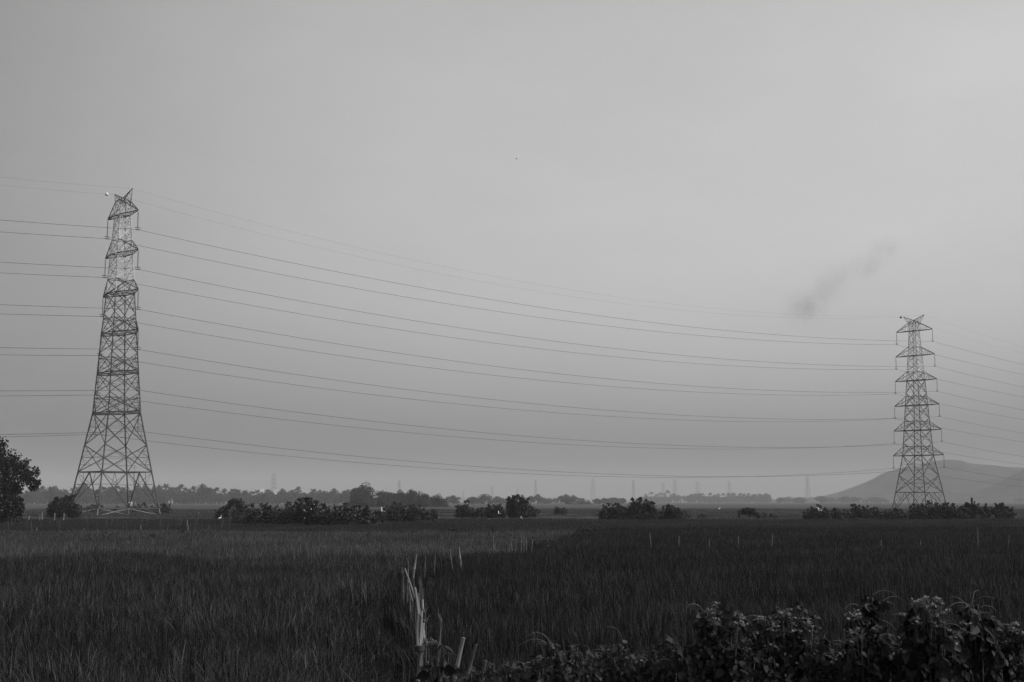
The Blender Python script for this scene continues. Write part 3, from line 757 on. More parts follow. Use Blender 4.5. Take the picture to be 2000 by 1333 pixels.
for px in [885, 893, 925, 935, 945, 958, 973, 990, 1035, 1050, 1062, 1072, 1085, 1095, 1104, 1110, 1120, 1165, 1180, 1200, 1215]:
    put(ftrees, px, random.uniform(1200, 1700), 1.9 * random.uniform(.45, .75), random.uniform(0, 6), 'small dim tree scattered along the far middle of the plain', 'tree', 'small far trees in the middle', 1.7)
for px in [1525, 1540, 1560, 1605, 1625, 1650, 1668, 1690, 1712, 1730, 1990, 2015, 2040, 2070]:
    put(ftrees, px, random.uniform(2300, 2900), 2.5 * random.uniform(.5, .8), random.uniform(0, 6), 'pale small tree at the foot of the hill', 'tree', 'small far trees below the hill', 2.3)

# ------------------------------------------------------------------ small far buildings and a utility pole
def hut(px, D, w, d, h, rz, label):
    p = P(px, 980, D); e = empty('farm_shed', (p.x, D, 0), rz); tag(e, label, 'shed')
    b = MB(); b.box((-w / 2, -d / 2, 0), (w / 2, d / 2, h * .65)); b.build('wall', M['wall'], e)
    r = MB(); o = min(.4, w * .08); z0 = h * .65 + .01; t = .12
    for s in (-1, 1):
        pts = [(-w / 2 - o, s * (d / 2 + o), z0 - .2), (w / 2 + o, s * (d / 2 + o), z0 - .2), (w / 2 + o, 0, h), (-w / 2 - o, 0, h)]
        r.add(pts + [(a, c, z + t) for a, c, z in pts], [[0, 1, 2, 3], [4, 5, 6, 7], [0, 1, 5, 4], [1, 2, 6, 5], [2, 3, 7, 6], [3, 0, 4, 7]])
    r.build('roof', M['roof'], e)
hut(516, 1500, 9, 8, 15.5, .1, 'pale roof showing over the far palms, left of the first faint pylon')
hut(542, 1520, 10, 8, 15, .0, 'pale roof showing over the far palms, right of the first faint pylon')
hut(254, 900, 2.6, 2.2, 2.2, .2, 'small white hut seen between the legs of the big pylon')
hut(1600, 262, .8, .7, 1.28, .1, 'low pale block standing in for bright mist over the dark bush at the left end of the row')  # tiny hut shape put in for a bright patch of ground mist
p = P(263, 908, 560); e = empty('utility_pole', (p.x, 560, 0)); tag(e, 'thin pale pole standing behind the big pylon', 'utility pole')
b = MB(); b.tube([(0, 0, 0), (0, 0, p.z)], [.22, .13], 8); b.build('pole', M['steel_new'], e, smooth=True)
b = MB(); b.box((-1, -.07, p.z - 1.0), (1, .07, p.z - .85)); b.build('crossbar', M['steel_new'], e)

# ------------------------------------------------------------------ crops
def blade_patch(name, n, h0, h1, lean, width, mat, seed, size=1.0, hills=5, grain=0.):
    r = np.random.default_rng(seed)
    hx, hy = np.meshgrid((np.arange(hills) + .5) / hills * size - size / 2, (np.arange(hills) + .5) / hills * size - size / 2)
    hc = np.stack([hx.ravel(), hy.ravel()], 1) + r.normal(0, .03, (hills * hills, 2))
    idx = r.integers(0, len(hc), n)
    base = np.concatenate([hc[idx] + r.normal(0, .03, (n, 2)), np.zeros((n, 1))], 1)
    a = r.uniform(0, 2 * np.pi, n); H = r.uniform(h0, h1, n); ln = np.abs(r.normal(0, lean, n)); curl = ln * r.uniform(.6, 1.8, n)
    d = np.stack([np.cos(a), np.sin(a)], 1); wv = np.stack([-np.sin(a + r.normal(0, .6, n)), np.cos(a + r.normal(0, .6, n)), np.zeros(n)], 1)
    segs = [0.25, .55, .8, 1.0]; rows = []
    for t in segs:
        off = (ln * t + curl * t ** 3) * H
        z = H * (t - .35 * np.minimum(curl, 1.1) * t ** 4)
        c = np.concatenate([base[:, :2] + d * off[:, None], z[:, None]], 1)
        w = width * r.uniform(.7, 1.2, n) * (1 - t ** 3 * .93) * .5
        rows.append((c - wv * w[:, None], c + wv * w[:, None]))
    V = np.stack([q for row in rows for q in row], 1).reshape(-1, 3)
    f = np.array([(2 * s, 2 * s + 1, 2 * s + 3, 2 * s + 2) for s in range(len(segs) - 1)])
    Fc = (f[None] + (np.arange(n) * 2 * len(segs))[:, None, None]).reshape(-1, 4)
    me = np_mesh(name, V, Fc, mat)
    return bpy.data.objects.new(name, me)

def scatter_field(name, label, protos, pts, rot, scl):
    """one stuff object: points carrying blade patches by geometry nodes"""
    me = bpy.data.meshes.new(name); me.vertices.add(len(pts)); me.vertices.foreach_set('co', np.asarray(pts, np.float32).ravel())
    at = me.attributes.new('rot', 'FLOAT_VECTOR', 'POINT'); at.data.foreach_set('vector', np.asarray(rot, np.float32).ravel())
    at = me.attributes.new('scl', 'FLOAT_VECTOR', 'POINT'); at.data.foreach_set('vector', np.asarray(scl, np.float32).ravel())
    at = me.attributes.new('pick', 'INT', 'POINT'); at.data.foreach_set('value', rng.integers(0, len(protos), len(pts)).astype(np.int32))
    o = link(name, me); tag(o, label, kind='stuff')
    ng = bpy.data.node_groups.new(name + '_scatter', 'GeometryNodeTree')
    ng.interface.new_socket('Geometry', in_out='INPUT', socket_type='NodeSocketGeometry'); ng.interface.new_socket('Geometry', in_out='OUTPUT', socket_type='NodeSocketGeometry')
    gi = ng.nodes.new('NodeGroupInput'); go = ng.nodes.new('NodeGroupOutput')
    ip = ng.nodes.new('GeometryNodeInstanceOnPoints'); gg = ng.nodes.new('GeometryNodeGeometryToInstance')
    for p in reversed(protos):
        oi = ng.nodes.new('GeometryNodeObjectInfo'); oi.inputs['Object'].default_value = p; oi.inputs['As Instance'].default_value = True
        ng.links.new(oi.outputs['Geometry'], gg.inputs[0])
    def attr(nm, ty):
        n = ng.nodes.new('GeometryNodeInputNamedAttribute'); n.data_type = ty; n.inputs['Name'].default_value = nm; return n.outputs[0]
    ng.links.new(gi.outputs[0], ip.inputs['Points']); ng.links.new(gg.outputs[0], ip.inputs['Instance'])
    ip.inputs['Pick Instance'].default_value = True
    ng.links.new(attr('pick', 'INT'), ip.inputs['Instance Index']); ng.links.new(attr('rot', 'FLOAT_VECTOR'), ip.inputs['Rotation']); ng.links.new(attr('scl', 'FLOAT_VECTOR'), ip.inputs['Scale'])
    ng.links.new(ip.outputs[0], go.inputs[0])
    md = o.modifiers.new('scatter', 'NODES'); md.node_group = ng
    return o

# fence line between the two near plots (x as a function of distance)
FX = [(5, -.4), (13.8, -.92), (20, -1.5), (28, -2.35), (37, -2.86), (42, -2.4), (51, -1.84), (55, -.3), (61, .66), (88, 4.1), (101, 6.9), (106, 16), (112, 60), (119, 130)]
def fence_x(y): return np.interp(y, [a for a, _ in FX], [b for _, b in FX])
def field_points(y0, y1, step, keep, margin=.47, jit=.3):
    ys = np.arange(y0, y1, step); out = []
    for y in ys:
        w = margin * y + 6
        xs = np.arange(-w, w, step); q = np.stack([xs, np.full_like(xs, y)], 1) + rng.normal(0, jit * step, (len(xs), 2)); out.append(q)
    q = np.concatenate(out); q = q[keep(q[:, 0], q[:, 1])]
    return np.concatenate([q, np.zeros((len(q), 1))], 1)
def finish(name, label, protos, pts, zs=(.88, 1.1), und=.25):
    n = len(pts)
    rot = np.zeros((n, 3)); rot[:, 2] = rng.uniform(0, 6.283, n)
    s = np.ones((n, 3)); s[:, 2] = rng.uniform(zs[0], zs[1], n)
    s[:, 2] *= 1 + und * np.array([noise.noise(Vector((p[0] * .12, p[1] * .12, 0))) for p in pts])
    scatter_field(name, label, protos, pts, rot, s)

RL = [blade_patch('rice_patch', 520, .46, .82, .26, .0115, M['rice_left'], 400 + i) for i in range(4)]
RR = [blade_patch('rice_patch', 520, .48, .86, .13, .011, M['rice_right'], 410 + i) for i in range(4)]
RP = [blade_patch('rice_patch', 420, .55, .9, .16, .013, M['rice_pale'], 420 + i) for i in range(3)]
SG = [blade_patch('sedge_patch', 320, .12, .36, .25, .014, M['sedge'], 430 + i, hills=4) for i in range(3)]
VG = [blade_patch('grass_patch', 300, .06, .2, .3, .014, M['verge'], 440 + i, hills=5) for i in range(3)]
PG = [blade_patch('grass_patch', 420, .10, .36, .45, .007, M['path_grass'], 450 + i, hills=6) for i in range(3)]

finish('rice_crop', 'tall fine-bladed rice left of the bamboo stakes', RL, field_points(8.2, 51, .8, lambda x, y: (x < fence_x(y) - np.where(y < 30, .7, .5)) & (x < 40) & (y < 50 + 1.2 * np.sin(x * .8) + 1.0 * np.sin(x * .27 + 1))))
finish('rice_crop', 'darker upright rice right of the bamboo stakes', RR, field_points(8.2, 118, .85, lambda x, y: (x > fence_x(y) + .35 + np.where(y > 45, .5 * np.sin(y * 1.3) + .5 * np.sin(y * .47), 0)) & (y < 107 + 2.5 * np.sin(x * .21) + 1.5 * np.sin(x * .77))), zs=(.86, 1.02), und=.13)
finish('rice_crop', 'pale ripening rice strip beyond the near plot', RP, field_points(49, 93, .95, lambda x, y: (x < fence_x(y) - .4) & (y > 50.5 + 1.2 * np.sin(x * .8) + 1.0 * np.sin(x * .27 + 1)) & (y < 88 + 2.5 * np.sin(x * .19) + 1.5 * np.sin(x * .6))))
finish('sedge', 'dark rough grass band beyond the pale rice', SG, field_points(90, 186, 1.2, lambda x, y: (x < fence_x(np.minimum(y, 104)) - .5 + np.maximum(0, y - 104) * .9)))
finish('grass', 'short pale verge in front of the far bushes', VG, field_points(111, 190, 1.3, lambda x, y: (x > fence_x(104) + np.maximum(0, y - 104) * .9)))
finish('grass', 'short dark grass along the line of bamboo stakes', PG, field_points(7.5, 52, .5, lambda x, y: (x > fence_x(y) - .8) & (x < fence_x(y) + .6)), und=.3)

VT = [blade_patch('grass_patch', 240, .1, .5, .35, .03, M['verge'], 460 + i, size=2.2, hills=5) for i in range(3)]
finish('rough_grass', 'rough tufted grass of the fields behind the bushes', VT, field_points(188, 430, 3.4, lambda x, y: np.sin(x * .07 + y * .02) + np.sin(y * .11) > -.5, margin=.42), und=.5)
def weed_patch(seed):
    r = np.random.default_rng(seed); C = []; Y = []
    for q in range(5):
        bx, by = r.normal(0, .25, 2); h = r.uniform(.8, 1.25); lx, ly = r.normal(0, .12, 2)
        for t in np.linspace(.25, 1, 26):
            for _ in range(2):
                C.append((bx + lx * t + r.normal(0, .05), by + ly * t + r.normal(0, .05), h * t)); Y.append(r.normal(0, 1, 3) + (0, 0, .4))
    C = np.array(C); Y = unit(np.array(Y)); n = len(C); Z = unit(np.cross(Y, rand_dir(n, r))); X = np.cross(Y, Z); s = r.uniform(.05, .13, (n, 1))
    V, Fc = place(CL_V, CL_F, C, X * s * .7, Y * s, Z * s)
    return bpy.data.objects.new('weed_patch', np_mesh('weed_patch', V, Fc, M['leaf_dark']))
WP = [weed_patch(470 + i) for i in range(4)]
wy = rng.uniform(50, 112, 22); wx = fence_x(wy) + rng.normal(-1.6, 2.2, 22)
wx2 = rng.uniform(-22, 5, 22); wy2 = rng.uniform(70, 96, 22)
finish('weeds', 'dark leafy weeds along the bund between the pale and the dark rice', WP, np.stack([np.r_[wx, wx2], np.r_[wy, wy2], np.zeros(44)], 1), zs=(.6, 1.0), und=.2)

# taller pale stalks standing out of the far grass
def stalks():
    r = random.Random(77); b = MB()
    for i in range(60):
        px = r.uniform(-20, 480); D = r.uniform(95, 150); q = P(px, 980, D)
        h = r.uniform(.8, 1.35); lx = r.gauss(0, .12)
        b.tube([(q.x, D, 0), (q.x + lx * .4, D, h * .6), (q.x + lx, D + r.gauss(0, .1), h)], [.014, .012, .006], 4)
    o = b.build('stalks', M['bamboo_dull']); tag(o, 'thin dry stalks standing out of the rough grass', kind='stuff')
stalks()

# ------------------------------------------------------------------ bamboo stakes and rails
def bamboo(p0, p1, rad, label, group='bamboo stakes along the field edge', name='bamboo_stake', cat='stake', splay=0):
    p0, p1 = Vector(p0), Vector(p1); d = p1 - p0; L = d.length
    b = MB(); pts = []; rr = []; z = 0; rnd = random.Random(int(L * 1e5) % 9973)
    ax = Vector((0, 0, 1))
    bend = rnd.uniform(-.01, .01) * L if L < 2.2 else rnd.uniform(-.0012, .0012) * L
    def pt(t): return (bend * math.sin(math.pi * t), 0, L * t)
    k = max(2, int(L / .24)); 
    for i in range(k):
        t0, t1 = i / k, (i + 1) / k; e = .012 / L
        tr = 1 - .12 * t0
        pts += [pt(t0 + e * 1.2), pt(t0 + (t1 - t0) * .5), pt(t1 - e * 1.2), pt(t1 - e * .3), pt(t1)]
        rr += [rad * tr, rad * .96 * tr, rad * tr, rad * 1.2 * tr, rad * 1.2 * tr]
    b.tube(pts, rr, 9)
    for i in range(0, len(pts) - 1):
        if i % 5 in (3, 4):
            for q in range(9): b.m[i * 9 + q] = 1
    if L > .9 and rnd.random() < .6 and name == 'bamboo_stake':      # splintered top
        for q in range(rnd.randint(2, 4)):
            a = rnd.uniform(0, 6.28); c0 = Vector((math.cos(a) * rad * .9, math.sin(a) * rad * .9, L - .06))
            b.tube([c0, c0 + Vector((rnd.gauss(0, .006), rnd.gauss(0, .006), .06)), c0 + Vector((rnd.gauss(0, .03), rnd.gauss(0, .03), rnd.uniform(.1, .2)))], [.005, .004, .0015], 4)
    o = b.build(name, [M['bamboo_dull' if any(q in label for q in ('dull', 'dim', 'slim', 'twin', 'upright bamboo stake with', 'stubby', 'short bamboo', 'broken top')) else 'bamboo_bright' if 'bright' in label or (p0.y > 90) else 'bamboo'], M['bamboo_node']], loc=p0, smooth=True)
    o.rotation_euler = d.to_track_quat('Z', 'Y').to_euler()
    return tag(o, label, cat, group)
def stake_px(x0, y0, x1, y1, D, wpx, label, group='bamboo stakes along the field edge', drop=.35):
    """visible from (x0,y0) bottom to (x1,y1) top; continues into the crop below"""
    a = P(x0, y0, D); b = P(x1, y1, D)
    a2 = a + (a - b).normalized() * drop * (1 if D < 40 else 1.2)
    if a2.z < -.05: a2 = a + (a - b) * ((a.z + .05) / (b - a).z)
    return bamboo(a2, b, wpx * .5 * mpp(D), label, group)
stake_px(816, 1340, 822, 1262, 12.6, 8, 'stout upright bamboo stake at the bottom edge, carrying the leaning rails', drop=.6)
stake_px(889, 1322, 905, 1246, 12.4, 8.5, 'thick bright bamboo stake leaning right, by the bottom of the photo', drop=.7)
stake_px(919, 1300, 930, 1259, 12.0, 6, 'short dull bamboo stake with a split tip, right of the bright leaning one', drop=.7)
stake_px(945, 1315, 948, 1290, 11.6, 6, 'stubby bamboo stake half sunk among vine leaves', drop=.7)
stake_px(833, 1322, 836, 1292, 12.8, 4, 'thin dull bamboo stake behind the broad-leaved plant', drop=.6)
stake_px(858, 1255, 861, 1210, 15.0, 6, 'short bamboo stake with a forked pale top, standing alone in the dark rice', drop=.7)
stake_px(826, 1250, 829, 1196, 16, 5.5, 'bamboo stake with a broken top beside the stacked rails', drop=.6)
stake_px(802, 1209, 800, 1162, 24, 4, 'slim bamboo stake left of the stacked rails', drop=.5)
stake_px(788, 1182, 787, 1125, 28, 4, 'paler of the two twin bamboo stakes at the bend of the fence', drop=.4)
stake_px(785, 1172, 785, 1118, 29, 3, 'thinner of the two twin bamboo stakes at the bend of the fence', drop=.4)
stake_px(795, 1165, 797, 1102, 29.5, 4, 'upright bamboo stake with a frayed top at the bend of the fence', drop=.4)
stake_px(818, 1205, 820, 1140, 22, 3.5, 'dull bamboo stake with a ragged knot among the rails', drop=.5)
stake_px(826, 1190, 825, 1150, 21, 3, 'thin hooked bamboo stake right of the rails', drop=.6)
stake_px(809, 1113, 813, 1083, 33, 4.5, 'bright bamboo stake leaning right above the bend of the fence')
stake_px(849, 1098, 850, 1083, 37, 3, 'short dim bamboo stake between two brighter ones')
stake_px(880, 1089, 878, 1074, 39, 3.5, 'bright short bamboo stake leaning left in the rice')
stake_px(898, 1087, 896, 1069, 42, 4, 'bright upright bamboo stake right of the left-leaning one')
for i, (x0, y0, x1, y1) in enumerate([(956, 1080, 956, 1076), (964, 1078, 963, 1050), (967, 1080, 966, 1064), (994, 1075, 995, 1067), (1000, 1075, 998, 1062), (1007, 1074, 1008, 1063), (1018, 1071, 1019, 1048), (1023, 1072, 1023, 1044), (1028, 1068, 1028, 1052), (1039, 1067, 1040, 1055)]):
    stake_px(x0, y0, x1, y1 - 3, 52 + i * .5, 2.3, 'thin pale bamboo stake in the little cluster where pale and dark rice meet', 'little cluster of thin stakes')
def rail(a, b, rad, label): bamboo(P(*a), P(*b), rad, label, 'bamboo rails of the broken fence', 'bamboo_rail', 'fence rail')
rail((820, 1266, 12.6), (824, 1196, 17.5), .013, 'bamboo rail resting on the stout stake, nearest of the leaning rails')
rail((816, 1262, 12.7), (818, 1190, 20), .011, 'dull bamboo rail lying left of the nearest leaning rail')
rail((829, 1248, 14.5), (826, 1172, 21), .011, 'bright bamboo rail on the right of the stacked rails')
rail((818, 1202, 18), (811, 1149, 24), .017, 'bamboo rail with a cut end leaning up to the left')
rail((811, 1170, 22), (791, 1112, 29), .014, 'long slanting bamboo rail leading to the bend of the fence')
rail((823, 1258, 13.6), (829, 1205, 17), .012, 'short split bamboo rail crossing over the nearest leaning rail')
rail((815, 1250, 14), (817, 1172, 22), .009, 'thin dull bamboo rail behind the stacked rails')
rail((806, 1175, 24), (796, 1128, 30), .008, 'thin slanting bamboo rail under the long slanting one')
rail((832, 1240, 15), (828, 1190, 18), .008, 'dull thin split bamboo rail at the right of the stack')
rail((824, 1215, 17), (817, 1160, 23), .008, 'dull bamboo rail seen between the two brighter ones')
stake_px(806, 1222, 806, 1168, 25, 2.5, 'dull thin bamboo stake just right of the slim one', drop=.4)
stake_px(832, 1285, 832, 1215, 15, 3, 'dull cracked bamboo stake right behind the stacked rails', drop=.6)
stake_px(812, 1228, 811, 1176, 21, 3, 'dull thin bamboo stake left of the stacked rails, near their middle', drop=.5)
stake_px(799, 1190, 798, 1138, 27, 2.6, 'dull thin bamboo stake under the start of the long slanting rail', drop=.4)
stake_px(823, 1172, 823, 1132, 24, 2.6, 'dull thin bamboo stake standing highest behind the rails', drop=.5)
stake_px(808, 1140, 806, 1108, 31, 2.6, 'dull leaning bamboo stake right of the bend of the fence', drop=.4)
stake_px(830, 1106, 831, 1086, 36, 2.4, 'dull small bamboo stake just right of the bright one above the bend', drop=.4)
TW = MB()
for q in range(5):
    c = P(819, 1264 + q * 2.2, 12.58); TW.tube([c + Vector((.04 * math.cos(a), .04 * math.sin(a), .002 * a)) for a in np.linspace(0, 6.3, 14)], .006, 5)
tag(TW.build('binding', M['leg_dark'], smooth=True), 'dark twine wound round the stout bamboo stake', 'twine')
# far posts
for x0, y0, x1, y1 in [(24, 1013, 25, 1004), (33, 1011, 33, 1001), (56, 1017, 57, 1007), (77, 1017, 78, 1005), (82, 1010, 82, 1001), (106, 1020, 107, 1002), (124, 1016, 125, 1003)]:
    stake_px(x0, y0, x1, y1, 175, 2.6, 'pale weathered post in the row before the round bush', 'row of pale posts before the round bush')
for x0, y0, x1, y1, lab in [(368, 1037, 365, 1016, 'thin crooked stake alone in the rough grass right of the big pylon'), (275, 1038, 275, 1025, 'thin upright stake in the rough grass before the big pylon'),
                            (72, 1041, 72, 1031, 'short thin stake in the rough grass below the row of pale posts'), (164, 1040, 164, 1032, 'tiny stake in the rough grass left of the pylon feet'),
                            (27, 1052, 28, 1050, 'tiny stub at the far left edge of the pale rice')]:
    stake_px(x0, y0, x1, y1, 110, 2, lab, 'lone stakes in the rough grass')
for x0, y0, x1, y1, D, lab in [(1271, 1060, 1269, 1042, 60, 'pale hooked stake standing in the dark rice below the dome-shaped black bush'), (1326, 1060, 1326, 1048, 60, 'thin stake in the dark rice right of the hooked one'),
                               (1385, 1063, 1385, 1055, 60, 'tiny stake tip in the dark rice below the tiny lone bush'), (1442, 1059, 1442, 1049, 60, 'thin stake in the dark rice below the flat-crowned tree'),
                               (1508, 1058, 1509, 1044, 60, 'pale stake in the dark rice right of the flat-crowned tree'), (1910, 1060, 1909, 1034, 60, 'tallest pale stake in the dark rice below the plumed bushes'),
                               (1721, 1062, 1721, 1056, 60, 'tiny stake tip in the dark rice below the low bushes'), (1798, 1062, 1798, 1056, 60, 'tiny stake tip in the dark rice below the farther pylon'), (1970, 1058, 1971, 1046, 60, 'thin dull stake near the right edge in the dark rice')]:
    stake_px(x0, y0, x1, y1 - 1, D, 1.9, lab, 'stakes in the dark rice')

# ------------------------------------------------------------------ birds
def egret_standing(px, D, label, sc=.7):
    p = P(px, 1000, D); z0 = 0
    e = empty('egret', (p.x, D, z0), .4); tag(e, label, 'bird', 'white egrets')
    e.scale = (sc,) * 3; b = MB(); h = .55 
    b.tube([(-.34, 0, h - .14), (-.2, 0, h - .04), (0, 0, h + .06), (.16, 0, h + .1), (.26, 0, h + .16), (.24, 0, h + .3), (.18, 0, h + .4), (.22, 0, h + .5), (.3, 0, h + .53), (.36, 0, h + .52)], [.02, .1, .15, .12, .06, .04, .035, .04, .045, .02], 10)
    b.build('body', M['white_feather'], e, smooth=True)
    b = MB(); b.tube([(.34, 0, h + .52), (.48, 0, h + .5)], [.016, .004], 6); b.build('beak', M['leg_dark'], e)
    for s in (-1, 1):
        b = MB(); b.tube([(.02, s * .05, h), (.06, s * .05, h * .5), (.0, s * .05, 0)], [.018, .014, .012], 6); b.build('leg', M['leg_dark'], e)
def bird_flying(px, py, D, size, label, mat, rz, name='egret', group='white egrets', flap=.5, roll=0.):
    p = P(px, py, D); e = empty(name, p, rz); e.rotation_euler = (roll, 0, rz); tag(e, label, 'bird', group)
    b = MB(); s = size
    b.tube([(-.42 * s, 0, .02 * s), (-.25 * s, 0, 0), (0, 0, 0), (.2 * s, 0, .02 * s), (.3 * s, 0, .06 * s), (.42 * s, 0, .07 * s)], [.02 * s, .07 * s, .1 * s, .08 * s, .05 * s, .015 * s], 10)
    b.build('body', mat, e, smooth=True)
    for k in (-1, 1):
        w = MB(); rows = []
        for t, c, y, z in ((0, .34, .05, 0), (.5, .36, .45, .45 * flap), (.8, .28, .75, .7 * flap), (1, .06, 1.0, .8 * flap)):
            for x, th in ((-c / 2, .004), (0, .018), (c / 2, .006)): rows.append((x * s + .05 * s - t * .1 * s, k * y * s, (z + th) * s))
            for x, th in ((-c / 2, -.004), (0, -.006), (c / 2, -.006)): rows.append((x * s + .05 * s - t * .1 * s, k * y * s, (z + th) * s))
        fs = []
        for i in range(3):
            a = i * 6; c = a + 6
            fs += [[a, a + 1, c + 1, c], [a + 1, a + 2, c + 2, c + 1], [a + 3, c + 3, c + 4, a + 4], [a + 4, c + 4, c + 5, a + 5], [a, c, c + 3, a + 3], [a + 2, a + 5, c + 5, c + 2]]
        fs += [[18, 19, 22, 21], [19, 20, 23, 22], [0, 3, 4, 1], [1, 4, 5, 2]]
        w.add(rows, fs); w.build('wing', mat, e, smooth=False)
egret_standing(429.5, 182, 'white egret standing in the grass left of the leafy thicket')
bird_flying(745.5, 998, 140, .34, 'white egret flying with raised wings over the right end of the thicket', M['white_feather'], 1.2, flap=.9, roll=.9)
bird_flying(974, 1003, 190, .3, 'white egret flying in front of the mound-shaped dark bush', M['white_feather'], .9, flap=.9, roll=.7)
bird_flying(388, 1003, 170, .2, 'small white egret flying low beside the feet of the big pylon', M['white_feather'], .2, flap=.5)
bird_flying(1008.5, 311, 170, .3, 'tiny dark bird high in the empty sky', M['dark_feather'], .3, 'bird', None, flap=.2)
egret_standing(1017, 205, 'white egret farther of the two by the pair-topped tree', .4)
egret_standing(1019, 190, 'white egret nearer of the two by the pair-topped tree', .4)
egret_standing(1405, 385, 'white egret far off in the field before the long hazy palm row', 1.0)

# ------------------------------------------------------------------ foreground vines and shrubs on the road bank
def vine_shrub(label, D, px_lobes, seed, leaf=.075, dens=12., mat='vine', flowers=(), tendrils=6, name='vine_shrub', group='leafy shrubs on the road bank', small=.5):
    r = np.random.default_rng(seed); rr = random.Random(seed)
    lobes = []
    for x, y, rad in px_lobes:
        w = rad * mpp(D); c = P(x, y, D); c.y += rr.uniform(-.6, .6) * w; lobes.append((c, w))
    cx = sum(c.x for c, _ in lobes) / len(lobes); cy = sum(c.y for c, _ in lobes) / len(lobes)
    base = Vector((cx, cy, ground_z(cx, cy))); e = empty(name, base); tag(e, label, 'shrub', group)
    lob = [(c - base, w) for c, w in lobes]
    # fill under the crown towards the ground
    for c, w in list(lob):
        z = c.z - w * 1.1
        while z > .15:
            lob.append((Vector((c.x * .95 + rr.uniform(-.3, .3) * w, c.y * .95 + rr.uniform(-.3, .3) * w, z)), w)); z -= w * 1.3
    Cs, Ns = [], []
    for c, w in lob:
        n = int(dens * (w / leaf) ** 2) + 6
        d = rand_dir(n, r); d[:, 2] = np.where(d[:, 2] < -.3, -d[:, 2], d[:, 2])
        lump = 1 + .22 * np.sin(d[:, 0] * 5 + seed) * np.cos(d[:, 1] * 4 + d[:, 2] * 6)
        Cs.append(np.array(c) + d * (w * r.uniform(.55, 1.08, n) * lump)[:, None]); Ns.append(d)
    C = np.concatenate(Cs); Nn = np.concatenate(Ns); n = len(C)
    Z = unit(Nn * .7 + np.array([0, -.4, .18]) + r.normal(0, .5, (n, 3)))
    dn = unit(Nn * .5 + np.array([0, 0, -.9]) + r.normal(0, .5, (n, 3)))
    Y = unit(dn - Z * np.sum(dn * Z, 1, keepdims=True)); X = np.cross(Y, Z)
    s = leaf * np.where(r.random(n) < small, r.uniform(.35, .6, n), r.uniform(.7, 1.25, n))[:, None]
    V, Fc = place(LEAF_V, LEAF_F, C, X * s * r.uniform(.75, 1.15, (n, 1)), Y * s, Z * s)
    link('foliage', np_mesh('foliage', V, Fc, M[mat], True), e)
    st = MB()
    for c, w in lob[:len(lobes)]:
        for _ in range(4):
            t = c + Vector((rr.gauss(0, .4), rr.gauss(0, .4), rr.uniform(-.2, .8))) * w
            st.tube([(rr.gauss(0, .06), rr.gauss(0, .06), 0), (t.x * .45, t.y * .45, t.z * .5), t], [.012, .008, .003], 5)
    st.build('stem', M['stem'], e, smooth=True)
    for k in range(tendrils):
        c, w = rr.choice(lob[:len(lobes)]); a = rr.uniform(-.5, 3.6); td = MB()
        p = c + Vector((math.cos(a) * w * .7, rr.uniform(-.4, .2) * w, abs(math.sin(a)) * w * .8)); pts = [p]; d = Vector((math.cos(a), rr.uniform(-.3, .3), 1.0)).normalized()
        Ln = rr.uniform(.07, .2)
        for q in range(9):
            d = (d + Vector((rr.gauss(0, .12) + .1 * math.cos(a), rr.gauss(0, .1), -.2))).normalized(); pts.append(pts[-1] + d * Ln / 9)
        td.tube(pts, [.0018 * (1 - .6 * i / 9) for i in range(10)], 4); td.build('tendril', M['tendril'], e)
    if flowers:
        fc = []; fs = MB()
        for x, y, rad, nh in flowers:
            c0 = P(x, y, D - .1) - base
            for _ in range(nh):
                h = c0 + Vector((rr.gauss(0, .5), rr.gauss(0, .5), rr.gauss(0, .5))) * rad * mpp(D)
                fs.tube([h - Vector((rr.gauss(0, .02), rr.gauss(0, .02), .12)), h], .0015, 4)
                for _k in range(9): fc.append(h + Vector((rr.gauss(0, .011), rr.gauss(0, .011), rr.gauss(0, .005))))
        C = np.array(fc); n = len(C); Z = unit(r.normal(0, .5, (n, 3)) + np.array([0, -.2, 1])); Y = unit(np.cross(Z, rand_dir(n, r))); X = np.cross(Y, Z); s = r.uniform(.007, .012, (n, 1))
        PV = np.array([(math.cos(a) * q, math.sin(a) * q, .25 * (q > .6)) for a, q in zip(np.linspace(0, 2 * math.pi, 11)[:-1], [1, .5] * 5)] + [(0, 0, 0)], float)
        PF = np.array([(i, (i + 1) % 10, 10) for i in range(10)])
        V, Fc = place(PV, PF, C, X * s, Y * s, Z * s)
        link('flower', np_mesh('flower', V, Fc, M['flower']), e)['kind'] = 'stuff'
        fs.build('flower_stalk', M['stem'], e)['kind'] = 'stuff'
    return e
